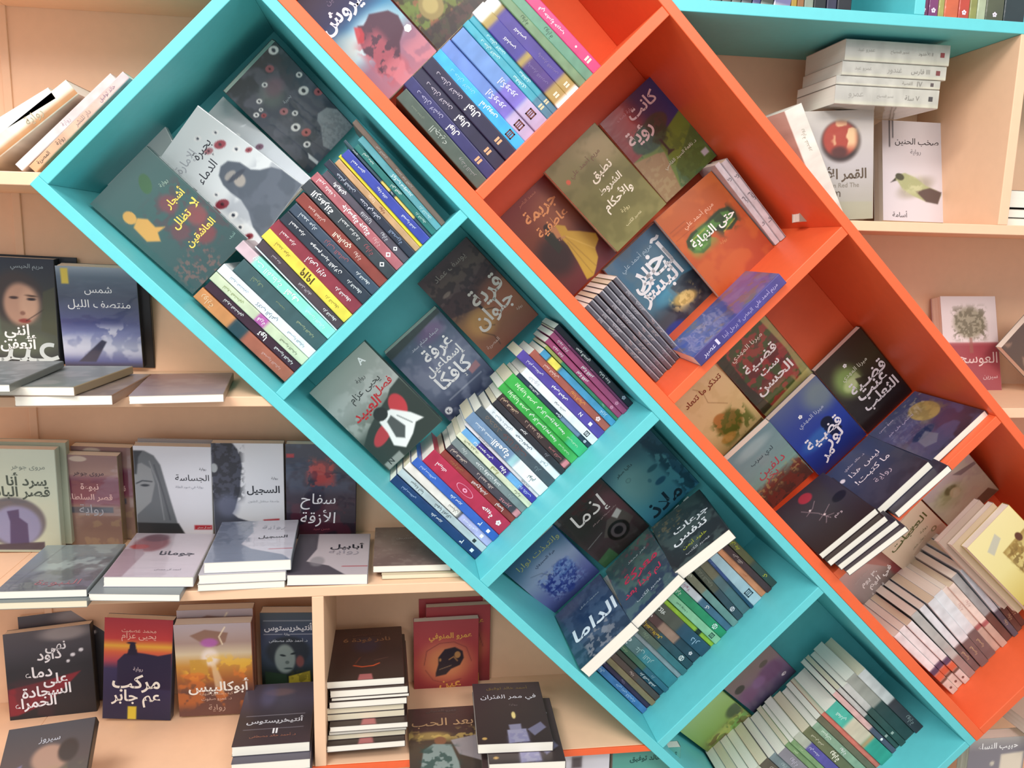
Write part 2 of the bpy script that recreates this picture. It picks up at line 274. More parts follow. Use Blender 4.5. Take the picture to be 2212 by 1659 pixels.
# =============== tables: spines per bay (v, tilt, thickness, height, spec)
ROWS={'T0':(0.0308,0.070,[
(-0.2994,-0.2,0.0226,0.1988,'tawny book with dark waist band|a8604c|0-.36:c48350,.36-.5:27424c|رواية@.1:.12:e0b890;المصرية اللبنانية@.8:.2:d8a8a0'),
(-0.2768,-0.3,0.0180,0.1974,'dark maroon book with bold white word|3a2030||أشرف العشماوي@.28:.2:f0f0f0;تويا@.6:.11:ffffff:1.1;المصرية اللبنانية@.84:.2:ffffff'),
(-0.2588,0.0,0.0165,0.2008,'pale green book with magenta square|c5cfb0|.47-.57:b45ea4|أشرف العشماوي@.22:.2:8c9a5c;قرية@.52:.07:ffffff;المصرية اللبنانية@.82:.18:5c6a50'),
(-0.2423,-0.2,0.0174,0.2011,'plain white book with grey script|e6eef4||أشرف العشماوي@.2:.18:8090a0;كلاب الراعي@.5:.3:708090;المصرية اللبنانية@.82:.18:708090'),
(-0.2250,-0.3,0.0280,0.1850,'broad dark grey-green book|3c585c||أشرف@.22:.12:7f8f70;السيدة الزجاجية@.5:.1:a0a878;المصرية اللبنانية@.8:.2:b0b890'),
(-0.1969,-0.7,0.0196,0.2058,'mint green book with pink picture head|8adcca|0-.17:cdb4bc|بيت القبطية@.3:.3:d8fff8;أشرف@.56:.16:ffffff:1.1;المصرية اللبنانية@.82:.2:d8fff8'),
(-0.1773,-2.1,0.0022,0.1861,'thin plain pale blue-white book|d2e4ec||'),
(-0.1751,-2.1,0.0168,0.1853,'dark brown book beside the yellow one|4a3e46||أحمد مراد@.2:.1:c8c0c8;الفيل الأزرق@.55:.14:d0c8d0;دار الشروق@.86:.15:ffffff'),
(-0.1582,-2.2,0.0198,0.1897,'bright yellow book with dark numerals|e8d24e||أحمد مراد@.2:.16:8a7a30;١٩١٩@.5:.2:4a3a10:1.1;دار الشروق@.8:.15:8a7a30'),
(-0.1383,-1.1,0.0243,0.1906,'crimson maroon book with white lettering|8c3442||أحمد مراد@.17:.16:f8e8e8;أرض الإله@.5:.22:ffffff;دار الشروق@.82:.17:ffffff'),
(-0.1141,-1.0,0.0214,0.1884,'black book with three white lines|2c3340||أحمد مراد@.16:.16:ffffff;موسم صيد الغزلان@.5:.36:ffffff;دار الشروق@.84:.16:ffffff'),
(-0.0927,-1.0,0.0183,0.1888,'slate blue book with reddish title|3c4a5c||أحمد مراد@.18:.2:d8e0e8;تراب الماس@.52:.26:a05860;دار الشروق@.84:.15:ffffff'),
(-0.0744,-1.2,0.0197,0.1929,'red-brown book with cream lettering|8a4038||عمرو العادلي@.2:.18:e8c8c0;الجاليري@.5:.18:f0d8c8:1.1;رواية@.68:.08:e8c8c0'),
(-0.0547,-1.6,0.0203,0.2000,'charcoal book with white title near its head|3a4046||الزعفرانة@.2:.24:ffffff:1.1;أحمد سلامة@.5:.22:e0e0e0;رواية@.72:.1:9a5058;□@.88:.05:e8e0e0'),
(-0.0344,-1.8,0.0166,0.1998,'dusty pink book with thick white lettering|b0646c||أمير عاطف@.14:.2:fff0f0;جارسونة جريئة@.48:.4:ffffff:1.1;رواية@.72:.08:e0b0b0;□@.86:.07:ffffff'),
(-0.0178,-1.9,0.0138,0.1911,'grey-purple book with white swirl|544e5a||بالروفري@.18:.2:ffffff:1.1;فانتازيا@.5:.12:d0d0d8;رواية@.72:.1:c8c8d0;□@.86:.06:ffffff'),
(-0.0039,-2.0,0.0142,0.2003,'nearly black navy book|2a3040||هشام الخشن@.22:.22:c8d0e0;حدث في برلين@.5:.24:f0f0ff;المصرية@.8:.2:90a0c0'),
(0.0103,-2.0,0.0111,0.1901,'tan beige book|c69c72||بعيدا@.42:.08:f0d8b8;رواية@.55:.12:7a3020'),
(0.0214,-2.3,0.0058,0.1935,'very thin bright yellow book|e8da3c||'),
(0.0272,-1.8,0.0169,0.1907,'thin royal blue book|3c48a4||أحمد صبري@.16:.14:ffffff;رواية ملاك@.45:.12:ffffff;المصرية للنشر@.78:.16:ffffff'),
(0.0441,-2.2,0.0051,0.2045,'dark book with two yellow blocks|3e5560|.42-.52:e8d070,.58-.8:e8d070|مبتدئ@.12:.14:d8e0e0;رواية@.54:.06:ffffff'),
(0.0492,-2.3,0.0106,0.1854,'deep green book with pale lettering|2c7672||أيمن سعيد@.15:.18:e0f0e8;أهل الهوى@.5:.14:f0fff8;دار الشروق@.82:.12:d0e8e0'),
(0.0597,-3.1,0.0116,0.1898,'light turquoise glossy book|62aab4||كوكب سوسيير@.52:.26:e8ffff:1.1;دار الشروق@.82:.14:d0f0f0'),
(0.0714,-3.1,0.0096,0.2150,'thin taupe book standing tallest|8a7468||منى النموري@.3:.14:d8c8c0;محمد عبد العزيز@.55:.2:d0c0b8')]),
'T1':(0.4971,0.090,[
(-0.3052,0.3,0.0173,0.2150,'navy blue book|1e3c6c||أحلام مستغانمي@.18:.15:b0c8f0;عابر سرير@.5:.12:ffffff;٣@.8:.03:ffffff;▪@.92:.03:e8f0ff'),
(-0.2880,0.0,0.0135,0.2150,'film-wrapped silvery white book|b8c4c8||سيدة ليبا@.2:.14:606868;شهيا كفراق@.5:.18:404850;▪@.88:.03:303838'),
(-0.2744,-0.4,0.0155,0.2135,'cream book with lavender lower part|ece2da|.62-.64:15181e,.64-1:b4b4e0|نسيان@.55:.1:807870;مستغانمي@.76:.2:f0f0ff;▪@.9:.03:ffffff'),
(-0.2590,-0.7,0.0160,0.2112,'cobalt blue book|3560b8||أحلام مستغانمي@.16:.17:d8e4ff;عابر سرير@.5:.13:ffffff;٣@.8:.03:ffffff;▪@.9:.03:ffffff'),
(-0.2430,-0.6,0.0308,0.1992,'thick crimson book with pink oval|b42c4c||أحببتك@.16:.12:ffe8f0:1.2;◯@.47:.2:f09ab8:1;حبيبة@.76:.13:ffffff:1.2;✿@.91:.05:ffffff'),
(-0.2122,-0.1,0.0136,0.1850,'red-brown book with gold line|8a3a34||صلاح الدين@.2:.16:a87848;الفتوح والديار@.52:.2:ffffff;لوسيا@.8:.12:ffffff'),
(-0.1986,-0.7,0.0135,0.1850,'charcoal brown book with pink tab|46404a|.93-.99:d89098|أرض السافلين@.14:.2:f0d8c8;د. أحمد خالد@.5:.22:e0c8c0;عصير@.8:.16:d08890'),
(-0.1852,-0.6,0.0149,0.1858,'plain grey book with white lettering|7c8a8c||رواية@.15:.07:d0d8d8;حدث وقفت واحد@.48:.34:f0f4f4;دار@.8:.1:a0b0b0'),
(-0.1702,-1.1,0.0109,0.1898,'cream-green book with olive flourish|d4d8bc||الأسود يليق بك@.18:.22:707858;قصة@.5:.14:98985c:1.2;مكتبة@.82:.2:606850'),
(-0.1594,-0.7,0.0130,0.1867,'sky blue book with purple wedge|6aa8dc|.2-.62:3c2c86,.8-1:4038a0|ابنة محمود حنفي@.28:.3:ffffff;رواية@.55:.12:ffffff:1.1;أهلا بالكتب@.86:.2:d0e0ff'),
(-0.1464,-1.1,0.0070,0.1927,'off-white book with faint pink brushwork|dcd8dc||ابنة محمود الحنفي@.25:.3:707078;مكتبة عصير@.82:.22:484850'),
(-0.1394,-1.0,0.0222,0.1992,'grey-blue book fading to white|6f8bac|.55-.62:9cc8d0,.62-1:eef4f6|سنشرق شمسنا@.2:.22:f0f8ff;القمرية@.42:.2:ffffff:1.1;توأم@.82:.16:405058'),
(-0.1172,-0.9,0.0178,0.1956,'dark slate book with faint brown title|46525c||محمد@.2:.2:6c6460;هكذا كانت@.48:.3:6c4c4c;دار@.8:.2:788890'),
(-0.0993,-0.6,0.0146,0.1850,'bright white book with grey script|e2ecf2||د. شريف شكري@.2:.3:8898a4;حيث نعيش@.5:.22:60707c:1.1;البوح@.8:.2:98a8b0'),
(-0.0847,-1.2,0.0119,0.1850,'thin black book with white word|2c2c34||سرير@.42:.08:ffffff;دار@.75:.1:909098'),
(-0.0729,-1.0,0.0151,0.1850,'dark brown book with pink tab|3a2c2c|.92-.98:d88890|أرض السافلين@.14:.22:e8c8a8;د. أحمد خالد@.48:.26:c8a898;عصير الكتب@.8:.18:c87878'),
(-0.0577,-0.8,0.0189,0.1966,'bright green book, lower of two alike|3aa848|.9-1:46b05c|يوتوبيا مصر@.22:.26:e8ffe0;في كل أسبوع يوم جمعة@.56:.36:ffffff;المصرية اللبنانية@.85:.14:d0f8d0'),
(-0.0388,0.1,0.0231,0.1978,'bright green book, upper of two alike|3cac4a|.8-1:3cb478|يوتوبيا مصر@.22:.26:e8ffe0;في كل أسبوع يوم جمعة@.56:.36:ffffff;المصرية اللبنانية@.85:.14:d0f8d0'),
(-0.0157,0.2,0.0094,0.1899,'navy photo book with white brush title|2c3c50|.6-.85:6c86a8|غابة الأشجار@.22:.2:ffffff;صراخ@.56:.24:e8f0ff:1.1;✿@.93:.05:c0d0e0'),
(-0.0063,0.4,0.0156,0.1879,'clean white book with black tab|e8edf2||هدوء@.14:.14:c8ccd4;قواعد جارتين@.5:.14:404850;▣@.88:.07:303840'),
(0.0093,0.4,0.0182,0.2150,'violet purple book|5646a0||أحلام مستغانمي@.18:.18:f0f0ff;فوضى الحواس@.48:.18:ffffff:1.1;N@.74:.03:ffffff;▪@.86:.03:ffffff'),
(0.0275,0.4,0.0150,0.2006,'brick brown book with orange title|a85c50||أحمد الملواني@.25:.3:f8d8d0;زوربا الروائي@.6:.3:f8a850;✿@.87:.05:ffe0e0'),
(0.0425,0.6,0.0126,0.1893,'light blue book with yellow block|4c9cc8|.09-.1:203848,.1-.24:f0e060,.24-.25:203848|عزيز@.85:.16:c8e8ff'),
(0.0551,0.2,0.0067,0.1904,'green book with olive scroll at its head|3a8868|0-.22:a8b060|رواية@.8:.16:b0e0c8'),
(0.0618,-0.1,0.0109,0.1967,'raspberry pink book, lowest of three alike|b0507c||شهد الغلا@.15:.14:ffe8f4;لعبة القدر@.48:.16:ffffff:1.1;✿@.88:.05:f0a0c0'),
(0.0727,-0.6,0.0114,0.1994,'raspberry pink book, middle of three alike|b0507c||شهد الغلا@.15:.14:ffe8f4;لعبة القدر@.48:.16:ffffff:1.1;✿@.88:.05:f0a0c0'),
(0.0842,-0.7,0.0046,0.2005,'dark plum book beneath the black one|7c3c64||لعبة@.2:.16:e8c8d8;القدر@.5:.14:e8c8d8'),
(0.0888,-0.4,0.0124,0.2021,'black book topmost of the row|222632||عمرو الجندي@.35:.2:ffffff:1.1;ماما جدة@.64:.15:ffffff;✿@.9:.05:b0b8c8')]),
'T2':(0.9667,0.090,[
(-0.3051,-0.6,0.0134,0.1970,'sky blue glossy book|4878b4|0-.3:5aa09c|زهر رجال@.3:.14:c8e0f0;حتى زمن الكيمياء@.7:.28:b8d8f8'),
(-0.2917,-1.0,0.0102,0.1970,'dark purple book with white caption|3c2c4c||بلومستقبل@.25:.3:f0e8f0;رواية@.6:.14:9080a0'),
(-0.2815,-1.1,0.0116,0.1970,'thin cream-edged brown book|8a7858||'),
(-0.2699,-0.7,0.0135,0.1970,'dark brown wrapped book with script|4c3834||حواديت@.2:.12:a07868;رواية@.6:.06:e0c0b8'),
(-0.2563,-0.4,0.0115,0.1970,'olive-black book with bold white line|40443c|.6-1:20485c|علم الغريب@.22:.2:ffffff:1.1;دار اكتب للنشر@.78:.22:ffffff'),
(-0.2448,-0.9,0.0115,0.1970,'mossy green book|466a54|.65-1:34687c|حكايا سمراء@.3:.2:a0b890;دار@.78:.2:90b0c0'),
(-0.2334,-0.7,0.0260,0.1970,'broad grey-teal book with large white script|5a7c80|.5-1:3c8490|كلكة@.25:.18:e8f0f0:1.4;على الدار@.55:.24:a8c8c8'),
(-0.2074,-0.4,0.0106,0.1970,'pale grey film-wrapped book|8c9ca4||'),
(-0.1967,0.0,0.0144,0.1970,'dim olive grey book|5c6c60|.6-1:3c7078|رواية@.4:.2:90a088'),
(-0.1823,-0.2,0.0170,0.1970,'dark olive book with yellow title|4c4438|.5-1:2c4c58|القرية التي أغلقت الأعمال@.35:.4:e0b838:1.1;▣@.86:.08:e8f0f0'),
(-0.1653,0.4,0.0210,0.1970,'maroon book with a pale face photo|5c4040|.45-.7:a88878,.7-1:2c4454|الحجرات@.22:.2:f0e0e0:1.1;✿@.9:.04:d8d8e0'),
(-0.1444,1.1,0.0265,0.1970,'dark grey book with heavy white title|545850|.6-1:2c5068|السكالا@.3:.16:f4f8f4:1.2;دار@.82:.1:a0c0d8'),
(-0.1178,1.6,0.0097,0.1970,'lime green thin book|98c43c|.75-.82:203020|في البحر@.4:.2:c8d850'),
(-0.1081,1.1,0.0161,0.1970,'pale green book with brown picture|8cc8a0|0-.25:8c7450|عمرو يوسف@.45:.16:508068;▣@.9:.07:305048'),
(-0.0920,1.0,0.0173,0.1970,'emerald green book|2c9468||رواية@.3:.2:e0f0e0;▣@.86:.07:d8f0e8'),
(-0.0747,0.8,0.0150,0.1970,'white-labelled blue book|48708c|0-.55:ccd0d8|نايولا@.35:.12:b07890;ى@.66:.04:ffffff'),
(-0.0597,-0.9,0.0149,0.1970,'grey olive striped book|7c7c68|.5-1:6c9490|ليان@.25:.12:e0e0d0'),
(-0.0448,-3.1,0.0150,0.1970,'dark grey book with faint gothic title|54584c|.6-1:384c58|قيامة السحرة@.4:.3:848878;▣@.86:.06:e8e8f0'),
(-0.0297,-2.8,0.0201,0.1970,'film-covered olive book|706c54|.5-1:4c6c74|'),
(-0.0095,-2.0,0.0067,0.1970,'dark blue book|344c84|.6-1:244868|من الشباب@.35:.2:8098c8'),
(-0.0028,0.4,0.0233,0.1970,'ice blue and white book|b0ccd8||▣@.86:.08:405868'),
(0.0205,0.2,0.0140,0.1970,'salmon orange book|d89068||عتيق@.7:.06:c07850'),
(0.0345,1.1,0.0129,0.1970,'dark plum-brown book|4c3438||تولا@.25:.08:f0d0c8;حتى تلك@.5:.16:d8c0b8'),
(0.0474,0.8,0.0156,0.1970,'olive-black wrapped book topmost|5c5c34|.65-1:34443c|رمضان جاد@.35:.2:d8d838;ى@.85:.04:e0d840')]),
'O0':(0.0308,0.040,[
(0.1527,-1.5,0.0229,0.1897,'grey-green book with faint title|4c5c54||محمد مجدي@.2:.14:809080;الجنيه@.45:.2:a0b0a8;ورشة للنشر@.8:.2:909898'),
(0.1756,-1.6,0.0204,0.1967,'indigo navy book, lowest of three alike|343468||د. حنان لاشين@.25:.28:b0b0d0;أوبال@.52:.16:ffffff:1.1;❚❚@.83:.05:d8a880'),
(0.1960,-1.2,0.0229,0.1960,'black-violet book, middle of three alike|2c2a44||د. حنان لاشين@.25:.28:c0b8c8;أوبال@.52:.16:ffffff:1.1;❚❚@.83:.05:d8a880'),
(0.2189,-0.6,0.0238,0.1959,'black-violet book, upper of three alike|2a2844||د. حنان لاشين@.25:.28:c0b8c8;أوبال@.52:.16:ffffff:1.1;❚❚@.83:.05:d8a880'),
(0.2426,0.1,0.0203,0.1959,'vivid sky blue book|3cace4||د. حنان لاشين@.3:.26:88d0f8;أماريوس@.6:.18:d8f4ff:1.1;▣@.86:.07:602818'),
(0.2630,0.6,0.0228,0.1959,'blue-violet book, lower of two alike|6888cc|.55-.75:7468c0,.75-1:b4a8cc|إيكودور@.58:.2:c8ccf4:1.1;▣@.86:.07:602818'),
(0.2858,0.6,0.0277,0.1944,'blue-violet book, upper of two alike|6a90cc|.55-.75:7468c0,.75-1:b4a8cc|إيكودور@.58:.2:c8ccf4:1.1;▣@.86:.07:602818'),
(0.3135,0.3,0.0130,0.1974,'turquoise book, lower of two alike|40a0b4|.8-1:4c7c94|د. حنان لاشين@.28:.2:d0f8f8;سقطرى@.62:.28:d0f8f8;❚❚@.88:.04:d8c8a0'),
(0.3265,0.2,0.0114,0.1967,'turquoise book, upper of two alike|40a0b4|.8-1:4c7c94|د. حنان لاشين@.28:.2:d0f8f8;سقطرى@.62:.28:d0f8f8;❚❚@.88:.04:d8c8a0'),
(0.3379,0.5,0.0252,0.2004,'gold book with indigo panels, lower of two|a08c50|0-.1:f4f4f8,.17-.5:40388c,.56-.82:483078,.95-1:f4f0f4|كامليسي@.36:.12:ffffff;واحمرار القدرس@.68:.22:7868a0;❚❚@.9:.04:e8d8c0'),
(0.3631,1.3,0.0235,0.1983,'gold book with indigo panels, upper of two|a08c50|0-.1:f4f4f8,.14-.82:46388c,.95-1:f4f0f4|كامليسي@.36:.12:ffffff;واحمرار القدرس@.68:.22:7868a0;❚❚@.9:.04:e8d8c0'),
(0.3866,1.8,0.0146,0.1953,'dull green mossy book|6c8c68||رواية@.3:.2:3c5c40'),
(0.4012,2.2,0.0171,0.1953,'sea green cloth-like book|5c9078||رواية@.5:.3:3c6450'),
(0.4183,2.2,0.0192,0.1850,'vivid magenta pink book|c83474||سندريلا@.1:.12:f8c0d8;في حضرة حبيب@.42:.3:ffd0e0:1.1;•@.72:.02:ffe0f0;❚❚@.87:.05:e8d0c8')]),
'O1':(0.4971,0.090,[
(0.1559,0.6,0.0106,0.1916,'dark slate book with pale edge line|50505a|e:c8d0d8|الظل@.2:.07:b0b0b8;وأنتم تقرأون@.36:.14:c8c8d0;رواية@.55:.05:c0a8a8;ليلى علي@.66:.08:c8b8b8;مكتبة@.86:.1:8c8090'),
(0.1665,0.4,0.0106,0.1914,'dark slate book with pale edge line|50505a|e:c8d0d8|الظل@.2:.07:b0b0b8;وأنتم تقرأون@.36:.14:c8c8d0;رواية@.55:.05:c0a8a8;ليلى علي@.66:.08:c8b8b8;مكتبة@.86:.1:8c8090'),
(0.1771,0.0,0.0106,0.1913,'dark slate book with pale edge line|50505a|e:c8d0d8|الظل@.2:.07:b0b0b8;وأنتم تقرأون@.36:.14:c8c8d0;رواية@.55:.05:c0a8a8;ليلى علي@.66:.08:c8b8b8;مكتبة@.86:.1:8c8090'),
(0.1877,-0.4,0.0106,0.1912,'dark slate book with pale edge line|50505a|e:c8d0d8|الظل@.2:.07:b0b0b8;وأنتم تقرأون@.36:.14:c8c8d0;رواية@.55:.05:c0a8a8;ليلى علي@.66:.08:c8b8b8;مكتبة@.86:.1:8c8090'),
(0.1983,-0.7,0.0106,0.1911,'dark slate book with pale edge line|50505a|e:c8d0d8|الظل@.2:.07:b0b0b8;وأنتم تقرأون@.36:.14:c8c8d0;رواية@.55:.05:c0a8a8;ليلى علي@.66:.08:c8b8b8;مكتبة@.86:.1:8c8090'),
(0.2089,-1.1,0.0106,0.1910,'dark slate book with pale edge line|50505a|e:c8d0d8|الظل@.2:.07:b0b0b8;وأنتم تقرأون@.36:.14:c8c8d0;رواية@.55:.05:c0a8a8;ليلى علي@.66:.08:c8b8b8;مكتبة@.86:.1:8c8090'),
(0.2195,-1.3,0.0106,0.1910,'dark slate book with pale edge line|50505a|e:c8d0d8|الظل@.2:.07:b0b0b8;وأنتم تقرأون@.36:.14:c8c8d0;رواية@.55:.05:c0a8a8;ليلى علي@.66:.08:c8b8b8;مكتبة@.86:.1:8c8090')]),
'O1b':(0.4971,0.165,[
(0.5081,-2.8,0.0110,0.1929,'slim white book with dark logo, nearer|dcd8dc||ى@.2:.04:606068;قيس@.45:.12:505058;ما@.75:.06:707078'),
(0.5191,-2.8,0.0141,0.1880,'slim white book with dark logo, outer|d8d4d8|e:303038|ى@.2:.04:606068;قيس@.45:.12:505058;ما@.75:.06:707078')]),
'O3':(1.4437,0.095,[  # pale upper bands on dark-footed spines: film glare painted into the colour
(0.1631,2.2,0.0164,0.2002,'white spine with colourful houses near foot, lowest|f0ecec|.6-.68:5c4c68,.68-.78:d86c4c,.78-.82:6c5448,.82-1:dcd0c4|♥@.92:.03:806058'),
(0.1795,2.0,0.0164,0.2005,'white spine with colourful houses near foot, middle|f0ecec|.6-.68:5c4c68,.68-.78:d86c4c,.78-.82:6c5448,.82-1:dcd0c4|♥@.92:.03:806058'),
(0.1959,1.8,0.0158,0.2001,'white spine with colourful houses near foot, upper|f0ecec|.6-.68:5c4c68,.68-.78:d86c4c,.78-.82:6c5448,.82-1:dcd0c8|♥@.92:.03:806058'),
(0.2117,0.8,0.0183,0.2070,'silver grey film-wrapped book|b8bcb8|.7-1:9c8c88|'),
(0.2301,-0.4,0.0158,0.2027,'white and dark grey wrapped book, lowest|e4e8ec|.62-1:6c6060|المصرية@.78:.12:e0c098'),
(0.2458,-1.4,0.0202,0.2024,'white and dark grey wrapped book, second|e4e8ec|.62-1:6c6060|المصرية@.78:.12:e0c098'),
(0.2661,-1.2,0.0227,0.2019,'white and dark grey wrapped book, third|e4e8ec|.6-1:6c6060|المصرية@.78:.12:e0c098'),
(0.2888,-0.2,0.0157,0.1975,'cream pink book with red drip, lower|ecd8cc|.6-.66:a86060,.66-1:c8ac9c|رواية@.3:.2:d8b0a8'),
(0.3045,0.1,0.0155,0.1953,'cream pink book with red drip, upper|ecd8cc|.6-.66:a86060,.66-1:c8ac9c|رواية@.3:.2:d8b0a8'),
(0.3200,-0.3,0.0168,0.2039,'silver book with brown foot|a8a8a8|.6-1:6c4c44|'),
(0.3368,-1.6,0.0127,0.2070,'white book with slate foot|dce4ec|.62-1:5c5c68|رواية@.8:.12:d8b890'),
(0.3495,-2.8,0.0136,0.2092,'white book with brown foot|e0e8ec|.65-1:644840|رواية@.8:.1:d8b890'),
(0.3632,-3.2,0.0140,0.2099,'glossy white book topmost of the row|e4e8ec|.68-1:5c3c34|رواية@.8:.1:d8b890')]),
'T3':(1.4430,0.090,[
(-0.2978,0.9,0.0204,0.2125,'ash grey book|8c9890||'),
(-0.2774,0.9,0.0197,0.2116,'white-headed book|d8dcd4||'),
(-0.2576,0.9,0.0191,0.2100,'cool grey book|889890||'),
(-0.2385,0.9,0.0203,0.2076,'cream book with pale edge|c8ccb8||'),
(-0.2183,0.9,0.0232,0.2039,'dark brown book|5c5448||رواية@.15:.1:c0b8a8'),
(-0.1950,0.9,0.0185,0.1981,'blue-grey book|7c8c90||رواية@.2:.1:b0c0c0'),
(-0.1766,0.9,0.0229,0.1937,'grey-purple book|8c8890||رواية@.2:.12:c8c0d0'),
(-0.1537,0.9,0.0126,0.1956,'leaf green book, lower of two|7c9c6c||أحلام@.15:.14:d8e8c0'),
(-0.1411,0.9,0.0108,0.1952,'leaf green book, upper of two|80a070||أحلام@.15:.14:c8d8b0'),
(-0.1303,0.9,0.0202,0.1969,'white book with purple title band|b4b8a8|.2-.9:5c54a0|ليالي سمرقند@.3:.16:e8e8ff'),
(-0.1101,0.9,0.0222,0.1875,'olive book with gold border|6c7050||الحب في المنفى@.2:.2:f0ead0;رواية@.5:.3:f8f4e0:1.2'),
(-0.0880,0.9,0.0167,0.1860,'pale green book with white script|8caa90||سنوات@.2:.2:e8f8e8;رواية@.5:.2:ffffff'),
(-0.0712,0.9,0.0142,0.1890,'dim brown book|6c6a54||'),
(-0.0570,0.9,0.0116,0.1872,'thin coral red book|d87868||'),
(-0.0455,1.3,0.0331,0.1897,'turquoise and cream patterned book|50b8a4|.3-.62:d4c8b0,.62-.68:b89468,.68-1:38a08c|العادلي@.18:.14:e8fff8'),
(-0.0124,0.9,0.0120,0.2048,'pink film-wrapped book|e4b4b0|.6-1:4c4860|•@.78:.03:ffffff'),
(-0.0004,0.5,0.0108,0.2026,'slim grey book, lower of two|c4c0bc|.45-1:34504c|▪@.8:.03:a0b0a8'),
(0.0105,0.1,0.0150,0.2022,'slim grey book, upper of two|c8c4c0|.4-1:304c48|▪@.8:.03:a0b0a8'),
(0.0255,0.6,0.0263,0.2051,'broad grey book with dark green foot|a4a49c|.45-1:2c4444|'),  # grey upper part is wrap glare put into the spine colour
(0.0517,1.0,0.0221,0.1992,'white-topped book with black foot|dcdcdc|.5-1:3c3840|رواية@.82:.14:a0a8a8')])}  # white upper half is painted film glare on a black spine
